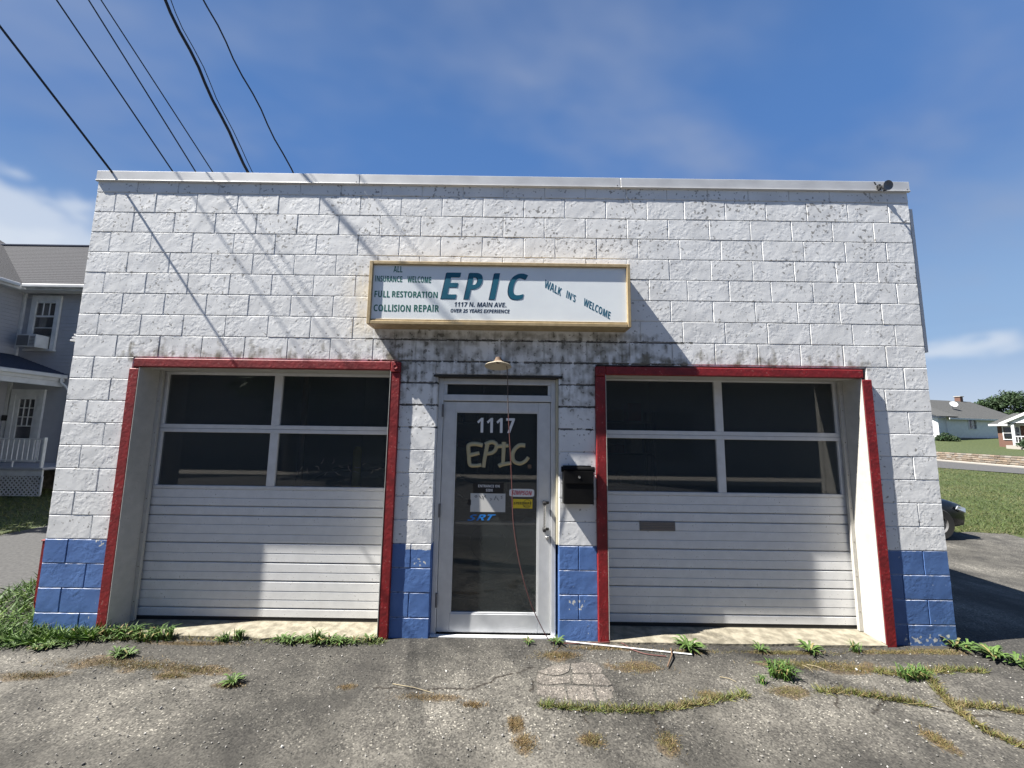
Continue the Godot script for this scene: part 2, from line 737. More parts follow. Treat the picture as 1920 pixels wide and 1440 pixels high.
# worn and patched areas, soil in the cracks, over x -7..9, z -6..3
func asphalt_wear() -> ImageTexture:
	var W := 1280
	var H := 720
	var big := get_noise_bytes(W, H, 0.0067, 4, 31)
	var mid := get_noise_bytes(W, H, 0.032, 4, 32)
	var spots := moss_spots()
	var im := PackedByteArray()
	im.resize(W * H * 3)
	var at := 0
	for py in H:
		var z := -6.0 + 9.0 * (py + 0.5) / H
		var newer := smooth(0.45, 0.15, z) * smooth(-0.6, -0.2, z)
		var here := []
		for s in spots:
			if absf(z - s[1]) < s[3] * 1.62:
				here.append(s)
		for px in W:
			var i := py * W + px
			var x := -7.0 + 16.0 * (px + 0.5) / W
			var t := big[i] / 255.0 * 0.65 + mid[i] / 255.0 * 0.35
			var v := 0.62 + 0.75 * (t - 0.4)
			# a dark strip of newer tar along the wall, broken at the entrance
			var strip := newer * (1.0 if x < -0.95 or x > 1.0 else 0.0)
			if strip > 0.0:
				v -= 0.22 * strip * smooth(0.3, 0.6, t)
			v = clampf(v, 0.3, 1.0)
			var soil := 0.0
			if here:
				for s in here:
					var e := pow((x - s[0]) / s[2], 2) + pow((z - s[1]) / s[3], 2)
					if e < 2.6:
						soil = maxf(soil, 0.75 * smooth(0.2, 0.75, 1.0 - e * 0.45 + 2.6 * (mid[i] / 255.0 - 0.56)))
			if soil > 0.0:
				im[at] = int(lerpf(v * 1.01, 0.72, soil) * 255)
				im[at + 1] = int(lerpf(v, 0.62, soil) * 255)
				im[at + 2] = int(lerpf(v * 0.97, 0.48, soil) * 255)
				at += 3
				continue
			im[at] = int(clampf(v * 1.01, 0, 1) * 255)
			im[at + 1] = int(clampf(v, 0, 1) * 255)
			im[at + 2] = int(clampf(v * 0.97, 0, 1) * 255)
			at += 3
	# cracks filled with soil
	var lines := [[[-0.23, 0.68], [-0.05, 0.53], [0.20, 0.40]], [[0.16, 0.69], [0.19, 0.58], [0.29, 0.47], [0.36, 0.38]], [[-0.94, 0.69], [-0.64, 0.70], [-0.23, 0.69]], [[2.40, 0.88], [2.59, 0.71]], [[2.20, 0.83], [2.35, 0.66]], [[2.84, 0.79], [3.2, 0.9]], [[2.96, 1.03], [3.06, 1.13], [3.1, 1.4]], [[0.5, 0.88], [0.52, 1.0]], [[0.9, 0.88], [0.95, 1.15]]]
	var jr := RandomNumberGenerator.new()
	jr.seed = 3
	for l in lines:
		for k in l.size() - 1:
			var a := Vector2(l[k][0], l[k][1])
			var b := Vector2(l[k + 1][0], l[k + 1][1])
			var steps := int(a.distance_to(b) / 0.006)
			var off := 0.0
			for s in steps:
				off = off * 0.97 + jr.randf_range(-0.006, 0.006)
				var p := a.lerp(b, float(s) / steps) + Vector2(b.y - a.y, a.x - b.x).normalized() * off
				var cx := int((p.x + 7.0) / 16.0 * W)
				var cy := int((p.y + 6.0) / 9.0 * H)
				if jr.randf() < 0.25:
					continue
				var wd := 0
				for dy in range(0, wd + 1):
					for dx in range(0, wd + 1):
						var o := ((cy + dy) * W + cx + dx) * 3
						if o > 0 and o < im.size() - 3:
							im[o] = 92; im[o + 1] = 84; im[o + 2] = 74
	return ImageTexture.create_from_image(Image.create_from_data(W, H, false, Image.FORMAT_RGB8, im))


# brown mossy patches on the lot: x, z, half length, half depth
func moss_spots() -> Array:
	return [[-3.05, 0.43, 0.42, 0.07], [-2.70, 0.47, 0.30, 0.06], [-2.32, 0.50, 0.22, 0.05], [-2.45, 0.58, 0.12, 0.03], [1.02, 0.40, 0.22, 0.07], [2.42, 0.32, 0.40, 0.06], [2.75, 0.38, 0.22, 0.05], [0.42, 0.24, 0.17, 0.06], [-1.13, 0.69, 0.06, 0.03], [-0.57, 0.78, 0.20, 0.04], [-0.23, 0.85, 0.08, 0.03], [0.05, 1.02, 0.05, 0.06], [0.11, 1.17, 0.06, 0.07], [0.50, 1.14, 0.07, 0.05], [0.95, 1.15, 0.06, 0.08], [1.99, 0.67, 0.16, 0.06], [2.58, 1.10, 0.05, 0.1], [-3.4, 0.60, 0.22, 0.05], [-1.95, 0.68, 0.09, 0.03], [1.5, 0.16, 0.30, 0.03], [2.3, 0.15, 0.40, 0.025], [3.2, 0.12, 0.30, 0.03], [-2.6, 0.14, 0.35, 0.025], [0.8, 0.12, 0.35, 0.03], [3.6, 0.10, 0.25, 0.04], [1.4, 0.72, 0.10, 0.05]]


func make_materials() -> void:
	var wall_bump := noise_tex(1024, 0.022, 5, 8, FastNoiseLite.TYPE_SIMPLEX_SMOOTH, FastNoiseLite.FRACTAL_RIDGED)
	var fine_bump := noise_tex(512, 0.05, 4, 9)
	var m := mat("painted_block", Color.WHITE, 0.62)
	m.albedo_texture = facade_texture()
	m.uv1_triplanar = true
	m.uv1_world_triplanar = true
	m.uv1_scale = V(1.0 / 8.4, 1.0 / 4.4, 1.0 / 8.4)
	m.uv1_offset = V(0.5, 0.0, 0.5)
	m.uv1_triplanar_sharpness = 6.0
	m.texture_repeat = true
	m.heightmap_enabled = true
	m.heightmap_texture = wall_relief()
	m.heightmap_scale = 0.16
	textured("side_wall", tone_tex(512, 0.02, 4, 12, lin_v(0.58, 0.58, 0.57), lin_v(0.70, 0.70, 0.70)), 0.6, 0.8, fine_bump, 0.4)
	var grain := asphalt_grain()
	textured("patch_tar", grain, 1.0 / 2.0, 0.93, fine_bump, 0.5)
	M.patch_tar.albedo_color = lin(0.92, 0.86, 0.81)
	textured("asphalt", grain, 1.0 / 2.4, 0.93, noise_tex(512, 0.12, 3, 41), 0.3)
	M.asphalt.detail_enabled = true
	M.asphalt.detail_albedo = asphalt_wear()
	M.asphalt.detail_blend_mode = BaseMaterial3D.BLEND_MODE_MUL
	M.asphalt.detail_uv_layer = BaseMaterial3D.DETAIL_UV_2
	textured("street", tone_tex(512, 0.03, 5, 42, lin_v(0.045, 0.045, 0.047), lin_v(0.085, 0.084, 0.082)), 0.5, 0.93)
	textured("driveway", tone_tex(512, 0.05, 5, 43, lin_v(0.032, 0.032, 0.033), lin_v(0.072, 0.071, 0.070)), 0.7, 0.93, fine_bump, 0.3)
	textured("turf", tone_tex(1024, 0.02, 5, 44, lin_v(0.022, 0.036, 0.008), lin_v(0.062, 0.078, 0.022), 1.4), 0.22, 0.95, fine_bump, 2.0)
	textured("sill_concrete", tone_tex(512, 0.02, 5, 45, lin_v(0.15, 0.135, 0.10), lin_v(0.27, 0.245, 0.19), 1.8), 0.8, 0.9, fine_bump, 0.4)
	textured("old_concrete", tone_tex(512, 0.09, 5, 46, lin_v(0.06, 0.055, 0.05), lin_v(0.17, 0.155, 0.14), 2.2), 1.6, 0.95, fine_bump, 0.6)
	textured("red_paint", worn_tex(512, 47, lin_v(0.12, 0.005, 0.008), lin_v(0.25, 0.009, 0.013), lin_v(0.30, 0.13, 0.115), 0.75), 1.0, 0.6, fine_bump, 0.15)
	textured("reveal_board", worn_tex(1024, 48, lin_v(0.40, 0.39, 0.36), lin_v(0.50, 0.485, 0.45), lin_v(0.22, 0.20, 0.17), 0.80), 0.6, 0.6, fine_bump, 0.08)
	textured("slat_paint", worn_tex(1024, 49, lin_v(0.60, 0.605, 0.61), lin_v(0.70, 0.705, 0.71), lin_v(0.22, 0.205, 0.185), 0.82), 0.55, 0.45)
	textured("sash_paint", tone_tex(512, 0.02, 4, 50, lin_v(0.56, 0.56, 0.56), lin_v(0.66, 0.66, 0.66)), 0.8, 0.5)
	textured("aluminium", tone_tex(512, 0.015, 4, 51, lin_v(0.58, 0.595, 0.61), lin_v(0.68, 0.695, 0.71)), 1.0, 0.42)
	M.aluminium.metallic = 0.35
	textured("coping_metal", tone_tex(512, 0.008, 4, 52, lin_v(0.50, 0.50, 0.50), lin_v(0.64, 0.64, 0.63)), 0.7, 0.45)
	M.coping_metal.metallic = 0.2
	textured("sign_frame", tone_tex(512, 0.02, 4, 53, lin_v(0.34, 0.255, 0.135), lin_v(0.44, 0.34, 0.195), 1.4), 1.2, 0.5)
	M.sign_frame.metallic = 0.25
	textured("sign_face", tone_tex(512, 0.01, 4, 54, lin_v(0.74, 0.78, 0.80), lin_v(0.80, 0.84, 0.85)), 0.6, 0.35)
	mat("teal_print", lin(0.006, 0.10, 0.16), 0.4)
	mat("dark_print", lin(0.004, 0.018, 0.045), 0.4)
	mat("green_print", lin(0.005, 0.12, 0.085), 0.4)
	mat("black_metal", lin(0.006, 0.006, 0.0065), 0.55, 0.0, 0.25)
	mat("black_plastic", lin(0.015, 0.015, 0.016), 0.5)
	mat("grey_metal", lin(0.16, 0.16, 0.165), 0.5, 0.4)
	mat("bright_metal", lin(0.6, 0.6, 0.6), 0.25, 0.9)
	mat("dark_rubber", lin(0.018, 0.018, 0.018), 0.8)
	mat("shade_enamel", lin(0.50, 0.44, 0.34), 0.4)
	mat("rusty_iron", lin(0.13, 0.085, 0.055), 0.8)
	mat("cord_red", lin(0.13, 0.050, 0.045), 0.6)
	mat("cord_dark", lin(0.10, 0.075, 0.065), 0.6)
	mat("wire_black", lin(0.012, 0.012, 0.015), 0.6)
	mat("white_print", lin(0.72, 0.72, 0.72), 0.5)
	mat("grey_print", lin(0.42, 0.42, 0.43), 0.5)
	mat("cream_paint", lin(0.50, 0.46, 0.34), 0.6)
	mat("paper", lin(0.55, 0.55, 0.53), 0.8)
	mat("pure_black", lin(0.008, 0.008, 0.009), 0.5)
	mat("red_print", lin(0.50, 0.015, 0.045), 0.4)
	mat("yellow_print", lin(0.75, 0.55, 0.03), 0.4)
	mat("blue_print", lin(0.015, 0.17, 0.52), 0.4)
	mat("interior", lin(0.30, 0.30, 0.29), 0.9)
	mat("interior_floor", lin(0.16, 0.155, 0.15), 0.8)
	mat("pipe_paint", lin(0.20, 0.17, 0.15), 0.7)
	mat("yellow_paint", lin(0.62, 0.52, 0.05), 0.5)
	mat("roof_tar", lin(0.05, 0.05, 0.05), 0.95)
	mat("near_black", lin(0.03, 0.028, 0.026), 0.95)
	glass("door_glass", Color(0.25, 0.275, 0.28), 0.38)
	glass("garage_glass", Color(0.26, 0.29, 0.305), 0.36)
	M.door_glass.metallic_specular = 0.45
	M.garage_glass.metallic_specular = 0.45
	textured("added_wall", tone_tex(256, 0.03, 4, 71, lin_v(0.10, 0.105, 0.11), lin_v(0.17, 0.175, 0.18)), 0.4, 0.9)
	mat("straw", lin(0.30, 0.25, 0.16), 0.8)
	glass("house_glass", Color(0.16, 0.17, 0.19), 0.22)
	mat("brush_paint", lin(0.46, 0.40, 0.24), 0.6)
	# the neighbours
	textured("siding", tone_tex(256, 0.02, 3, 61, lin_v(0.35, 0.36, 0.40), lin_v(0.40, 0.41, 0.45)), 0.5, 0.6)
	textured("shingle", tone_tex(512, 0.05, 4, 62, lin_v(0.009, 0.010, 0.014), lin_v(0.038, 0.040, 0.050), 2.0), 0.8, 0.95)
	textured("navy_shingle", tone_tex(512, 0.06, 4, 63, lin_v(0.020, 0.030, 0.060), lin_v(0.050, 0.064, 0.105), 1.5), 0.8, 0.95)
	textured("trim_white", tone_tex(256, 0.02, 4, 64, lin_v(0.52, 0.53, 0.54), lin_v(0.66, 0.67, 0.68)), 0.6, 0.55)
	mat("curtain", lin(0.45, 0.45, 0.44), 0.9)
	textured("field_stone", tone_tex(256, 0.03, 4, 65, lin_v(0.10, 0.095, 0.085), lin_v(0.24, 0.22, 0.19), 1.5), 0.8, 0.95)
	textured("grey_roof", tone_tex(512, 0.05, 4, 66, lin_v(0.040, 0.042, 0.042), lin_v(0.085, 0.085, 0.083), 1.4), 0.5, 0.95)
	textured("white_siding", tone_tex(256, 0.02, 3, 67, lin_v(0.60, 0.61, 0.63), lin_v(0.70, 0.71, 0.72)), 0.4, 0.6)
	textured("red_brick", tone_tex(512, 0.06, 4, 68, lin_v(0.095, 0.048, 0.036), lin_v(0.165, 0.09, 0.068), 1.5), 0.8, 0.9)
	mat("concrete_kerb", lin(0.32, 0.30, 0.27), 0.9)
	mat("car_paint", lin(0.006, 0.008, 0.013), 0.22, 0.0, 0.4)
	mat("headlamp", lin(0.6, 0.62, 0.65), 0.12, 0.6)
	mat("bark", lin(0.07, 0.055, 0.04), 0.95)
	mat("pole_wood", lin(0.11, 0.085, 0.06), 0.95)
	var st := mat("tinted_stone", Color.WHITE, 0.95)
	st.vertex_color_use_as_albedo = true
	var gr := mat("blade", Color.WHITE, 0.7)
	gr.vertex_color_use_as_albedo = true
	gr.backlight_enabled = true
	gr.backlight = Color(0.35, 0.4, 0.2)


func lin_v(r: float, g: float, b: float) -> Color:
	return Color(r, g, b)


func steps(list: Array) -> Array:
	# [[start, end, step], ...] -> rising coordinates
	var out := []
	for s in list:
		var x: float = s[0]
		while x < s[1] - 1e-4:
			out.append(x)
			x += s[2]
	out.append(list[-1][1])
	return out


func paved(x: float, z: float) -> bool:
	return (x > -5.0 and x < 11.0 and z > -5.6 and z < 3.4) or (x > -8.0 and x < -4.9 and z > -14.0 and z < 3.4) or (z > 3.0 and z < 11.8 and absf(x) < 70.0) or (x > 27.28 + 0.201 * (z + 17.91) and x < wall_x(z) and z > -60.0 and z < 11.0)


func lot_y(x: float, z: float, f: FastNoiseLite) -> float:
	return land(x, z) + 0.010 * f.get_noise_2d(x, z) * smooth(-0.3, 0.3, z) + 0.006


func make_ground() -> void:
	var f := FastNoiseLite.new()
	f.seed = 15
	f.frequency = 0.6
	var xs := steps([[-260, -60, 40.0], [-60, -16, 4.0], [-16, 14, 0.5], [14, 60, 2.0], [60, 300, 20.0]])
	var zs := steps([[-300, -60, 20.0], [-60, -16, 2.0], [-16, 5, 0.5], [5, 40, 3.0], [40, 240, 40.0]])
	var rows := []
	for z in zs:
		var r := []
		for x in xs:
			r.append(V(x, land(x, z) - (0.04 if paved(x, z) else 0.0), z))
		rows.append(r)
	var b := MB.new()
	b.sheet(rows, Vector3.UP)
	structure("ground", b, M.turf)
	# the lot in front and to the right of the shop
	xs = steps([[-5.1, 11.2, 0.2]])
	zs = steps([[-5.7, 3.2, 0.15]])
	rows = []
	var uvs := []
	for z in zs:
		var r := []
		var u := []
		for x in xs:
			var ex: float = x
			if x < -5.0:
				ex = x + 0.25 * f.get_noise_2d(3.0, z * 2.0)
			elif x > 11.1:
				ex = x + 0.3 * f.get_noise_2d(9.0, z * 2.0)
			var ez: float = z + (0.3 * f.get_noise_2d(x * 1.5, 40.0) if z < -5.6 else 0.0)
			r.append(V(ex, lot_y(x, z, f), ez))
			u.append(Vector2((x + 7.0) / 16.0, (z + 6.0) / 9.0))
		rows.append(r)
		uvs.append(u)
	b = MB.new()
	b.use_uv = true
	b.sheet(rows, Vector3.UP, uvs)
	structure("parking_lot", b, M.asphalt)
	# a drive along the left side
	rows = []
	for z in steps([[-14, 3.2, 0.6]]):
		var r := []
		for x in steps([[-8.1, -5.12, 0.3]]):
			r.append(V(x + (0.08 * f.get_noise_2d(x, z * 3.0)), land(x, z) + 0.004, z))
		rows.append(r)
	b = MB.new()
	b.sheet(rows, Vector3.UP)
	structure("driveway", b, M.driveway)
	# the street that the shop faces, with its pavement beyond
	rows = []
	for z in steps([[3.2, 11.0, 1.0]]):
		var r := []
		for x in steps([[-70, 70, 2.0]]):
			r.append(V(x, land(x, z) + 0.002, z))
		rows.append(r)
	b = MB.new()
	b.sheet(rows, Vector3.UP)
	structure("street", b, M.street)
	b = MB.new()
	b.box(V(0, 0.03, 11.9), V(140, 0.18, 1.6), 0.02)
	structure("pavement", b, M.concrete_kerb)
	# the side road beyond the grass on the right
	rows = []
	for z in steps([[-60, 3.0, 1.0]]):
		var x0: float = 27.28 + 0.201 * (z + 17.91)
		var x1: float = wall_x(z) - 0.12
		var r := []
		for k in 9:
			var x := lerpf(x0, x1, k / 8.0)
			r.append(V(x, land(x, z) + 0.012, z))
		rows.append(r)
	b = MB.new()
	b.sheet(rows, Vector3.UP)
	structure("side_road", b, M.street)
	# the bank that the far houses stand on
	rows = []
	for z in steps([[-90, -6, 2.0]]):
		var r := []
		for s in [0.3, 1.0, 2.0, 4.0, 6.0, 9.0, 14.0, 22.0, 40.0, 70.0]:
			var x: float = wall_x(z) + s
			r.append(V(x, bank(x, z), z))
		rows.append(r)
	b = MB.new()
	b.sheet(rows, Vector3.UP)
	structure("bank", b, M.turf)


# ---------------------------------------------------------------- the shop
const COURSE := 0.2077
const X0 := -4.169
const X1 := 3.927

var block_n := FastNoiseLite.new()
var block_m := FastNoiseLite.new()


# the face of a block: smooth inside, a crisp worn arris round the edge
func block_face(b: MB, rows: Array) -> void:
	var R := rows.size()
	var C: int = rows[0].size()
	var nn := []
	for i in R:
		var row := []
		for j in C:
			var i0 := clampi(i - 1, 1, R - 2)
			var i1 := clampi(i + 1, 1, R - 2)
			var j0 := clampi(j - 1, 1, C - 2)
			var j1 := clampi(j + 1, 1, C - 2)
			var ci := clampi(i, 1, R - 2)
			var cj := clampi(j, 1, C - 2)
			var du: Vector3 = rows[ci][j1] - rows[ci][j0]
			var dv: Vector3 = rows[i1][cj] - rows[i0][cj]
			row.append(du.cross(dv).normalized())
		nn.append(row)
	for i in R - 1:
		for j in C - 1:
			var a: Vector3 = rows[i][j]
			var e: Vector3 = rows[i][j + 1]
			var f: Vector3 = rows[i + 1][j + 1]
			var g: Vector3 = rows[i + 1][j]
			if i == 0 or j == 0 or i == R - 2 or j == C - 2:
				b.q(a, e, f, g, V(0, 0, 1))
			else:
				b.stri(a, e, f, nn[i][j], nn[i][j + 1], nn[i + 1][j + 1])
				b.stri(a, f, g, nn[i][j], nn[i + 1][j + 1], nn[i + 1][j])


func block_mesh(xa: float, xb: float, ya: float, yb: float) -> MB:
	var g := 0.0036
	xa += g + rng.randf_range(-0.0015, 0.0015)
	xb -= g + rng.randf_range(-0.0015, 0.0015)
	ya += g + rng.randf_range(-0.001, 0.001)
	yb -= g + rng.randf_range(-0.001, 0.001)
	var proud := rng.randf_range(-0.001, 0.0015)
	var tx := rng.randf_range(-0.002, 0.002)
	var ty := rng.randf_range(-0.0015, 0.0015)
	var w := xb - xa
	var h := yb - ya
	var xs := [0.0, 0.0035]
	var ys := [0.0, 0.0035]
	var nx := maxi(2, int(w / 0.03))
	var ny := maxi(2, int(h / 0.03))
	for i in range(1, nx):
		xs.append(w * i / nx)
	for i in range(1, ny):
		ys.append(h * i / ny)
	xs.append(w - 0.0035); xs.append(w)
	ys.append(h - 0.0035); ys.append(h)
	var rows := []
	for j in ys.size():
		var r := []
		for i in xs.size():
			var x: float = xa + xs[i]
			var y: float = ya + ys[j]
			var e := minf(minf(xs[i], w - xs[i]), minf(ys[j], h - ys[j]))
			var z := -0.0032 if e < 0.001 else 0.0
			var d1 := block_n.get_noise_2d(x, y)
			var d2 := block_m.get_noise_2d(x, y)
			z += proud + tx * (xs[i] / w - 0.5) + ty * (ys[j] / h - 0.5)
			z += 0.0016 * d1 + 0.0018 * maxf(0.0, d2 - 0.05)
			var jx := 0.0022 * block_m.get_noise_2d(x * 1.7 + 40.0, y * 1.7) if e < 0.004 else 0.0
			r.append(V(x + jx, y + jx, z))
		rows.append(r)
	var b := MB.new()
	block_face(b, rows)
	# sides of the block back into the joint
	var R := rows.size() - 1
	var C: int = rows[0].size() - 1
	var k := V(0, 0, -0.016)
	for i in C:
		b.q(rows[0][i], rows[0][i + 1], rows[0][i + 1] + k, rows[0][i] + k, Vector3.DOWN)
		b.q(rows[R][i], rows[R][i + 1], rows[R][i + 1] + k, rows[R][i] + k, Vector3.UP)
	for j in R:
		b.q(rows[j][0], rows[j + 1][0], rows[j + 1][0] + k, rows[j][0] + k, Vector3.LEFT)
		b.q(rows[j][C], rows[j + 1][C], rows[j + 1][C] + k, rows[j][C] + k, Vector3.RIGHT)
	return b


var shop: Node3D


func make_shop() -> void:
	block_n.seed = 3
	block_n.frequency = 9.0
	block_n.fractal_octaves = 3
	block_m.seed = 6
	block_m.frequency = 22.0
	block_m.fractal_octaves = 3
	shop = thing("repair_shop", "white and blue painted concrete block garage building with two bays", "building")
	var front := Node3D.new()
	front.name = "front_wall"
	shop.add_child(front)
	# backing of the front wall, set 9 mm behind the block faces: mortar
	var mb := MB.new()
	for r in [[X0 + 0.004, -3.585, -0.05, 2.45], [-1.065, -0.70, -0.05, 2.45], [0.44, 0.79, -0.05, 2.45], [3.345, X1 - 0.004, -0.05, 2.45], [-0.70, 0.44, 2.335, 2.45], [X0 + 0.004, X1 - 0.004, 2.4505, 4.25]]:
		mb.box(V((r[0] + r[1]) * 0.5, (r[2] + r[3]) * 0.5, -0.1035), V(r[1] - r[0], r[3] - r[2], 0.193))
	put("mortar", mb, M.painted_block, front)
	# courses over the openings
	for j in range(8, 17):
		var ya := 0.80 + j * COURSE
		var yb := minf(ya + COURSE, 4.262)
		var x := X0
		var nxt := X0 + (0.4033 if j % 2 == 0 else 0.2)
		while x < X1 - 0.01:
			var e := minf(nxt, X1)
			if X1 - e < 0.06:
				e = X1
			# now and then a closer, where the mason cut a block
			put("block", block_mesh(x, e, ya, yb), M.painted_block, front)
			x = e
			nxt = e + 0.4064
			if j % 4 == 1 and x > -0.2 and x < 0.15:
				nxt = e + 0.31
			elif j % 4 == 3 and x > 1.2 and x < 1.55:
				nxt = e + 0.37
	# piers
	for j in range(-4, 8):
		var ya := 0.80 + j * COURSE
		var yb := ya + COURSE
		if j == 7:
			yb = 2.4616
		var ev := j % 2 == 0
		var cuts := [
			[X0, X0 + (0.40 if ev else 0.21), -3.585],
			[-1.06, -0.70] if ev or j > 0 else [-1.06, -0.885, -0.70],
			[0.44, 0.785] if ev or j > 0 else [0.44, 0.615, 0.785],
			[3.345, 3.50 if ev else 3.70, X1]]
		for c in cuts:
			for i in c.size() - 1:
				if j == 7 and (c[0] == -1.06 or c[0] == 0.44):
					continue
				put("block", block_mesh(c[i], c[i + 1], ya, yb), M.painted_block, front)
	# the course above the entrance
	for c in [[-1.06, -0.72, 2.254], [-0.72, -0.43, 2.338], [-0.43, -0.03, 2.338], [-0.03, 0.46, 2.338], [0.46, 0.785, 2.254]]:
		put("block", block_mesh(c[0], c[1], c[2], 2.4616), M.painted_block, front)
	# the other walls, the roof and the dark inside
	cbox("side_wall", V(X0 + 0.002, -0.1, -9.0), V(X0 + 0.2, 4.22, -0.2005), M.side_wall, shop, 0.0)
	cbox("side_wall", V(X1 - 0.2, -0.1, -9.0), V(X1 - 0.002, 4.22, -0.2005), M.side_wall, shop, 0.0)
	cbox("back_wall", V(X0 + 0.002, -0.1, -9.2), V(X1 - 0.002, 4.22, -9.0005), M.side_wall, shop, 0.0)
	cbox("roof", V(X0 + 0.2005, 3.7, -9.0), V(X1 - 0.2005, 4.0, -0.2005), M.roof_tar, shop, 0.0)
	cbox("floor", V(X0 + 0.2005, -0.2, -9.0), V(X1 - 0.2005, 0.0, -0.30), M.interior_floor, shop, 0.0)
	cbox("lining", V(X0 + 0.2005, 0.0005, -8.99), V(X0 + 0.22, 3.69, -0.21), M.interior, shop, 0.0)
	cbox("lining", V(X1 - 0.22, 0.0005, -8.99), V(X1 - 0.2005, 3.69, -0.21), M.interior, shop, 0.0)
	cbox("lining", V(X0 + 0.2205, 0.0005, -7.02), V(X1 - 0.2205, 3.69, -7.0), M.interior, shop, 0.0)
	cbox("ceiling", V(X0 + 0.2205, 3.2, -6.99), V(X1 - 0.2205, 3.25, -0.21), M.interior, shop, 0.0)
	# metal coping in three lengths, each with a drip lip
	for c in [[X0 - 0.012, -1.552], [-1.548, 1.052], [1.056, X1 + 0.016]]:
		var cb := MB.new()
		cb.box(V((c[0] + c[1]) * 0.5, 4.297, -0.105), V(c[1] - c[0], 0.10, 0.238), 0.004)
		var cp := put("coping", cb, M.coping_metal, shop)
		var lb := MB.new()
		lb.box(V((c[0] + c[1]) * 0.5, 4.241, 0.011), V(c[1] - c[0] - 0.002, 0.012, 0.026), 0.004, Basis(Vector3.RIGHT, -0.25))
		put("drip_lip", lb, M.coping_metal, cp)
		var sc := MB.new()
		sc.lathe([Vector2(0.0, 0.004), Vector2(0.006, 0.003), Vector2(0.007, 0.0)], 8, Transform3D(Basis(Vector3.RIGHT, PI / 2), V(c[1] - 0.03, 4.262, 0.0142)))
		put("screw", sc, M.grey_metal, cp)
	# concrete sills of the two bays
	for s in [[-3.485, -1.14], [0.878, 3.265]]:
		var sb := MB.new()
		var pts := []
		var up := []
		for i in 13:
			var x := lerpf(s[0], s[1], i / 12.0)
			pts.append(V(x, -0.05, 0.05 + 0.04 * block_m.get_noise_2d(x * 0.2, 7.0)))
		for i in 13:
			var x := lerpf(s[1], s[0], i / 12.0)
			up.append(V(x, -0.05, -0.34))
		sb.slab(pts + up, V(0, 0.075, 0))
		put("sill", sb, M.sill_concrete, shop)


func slat_mesh(xa: float, xb: float, ya: float, yb: float, z: float, deep: bool) -> MB:
	# a ribbed steel slat: a flat face between a sloped upper edge and a lower lip
	var b := MB.new()
	var g := 0.009 if deep else 0.0004
	var pr := [Vector2(ya + g, z - 0.02), Vector2(ya + g, z - 0.006), Vector2(ya + g + 0.003, z), Vector2(yb - 0.007, z - 0.001), Vector2(yb - 0.002, z - 0.004), Vector2(yb, z - 0.010)]
	var nrm := V(0, 0, 1)
	for i in pr.size() - 1:
		b.q(V(xa, pr[i].x, pr[i].y), V(xb, pr[i].x, pr[i].y), V(xb, pr[i + 1].x, pr[i + 1].y), V(xa, pr[i + 1].x, pr[i + 1].y), V(0, pr[i + 1].y - pr[i].y, pr[i + 1].x - pr[i].x) * V(0, -1, 1))
	return b


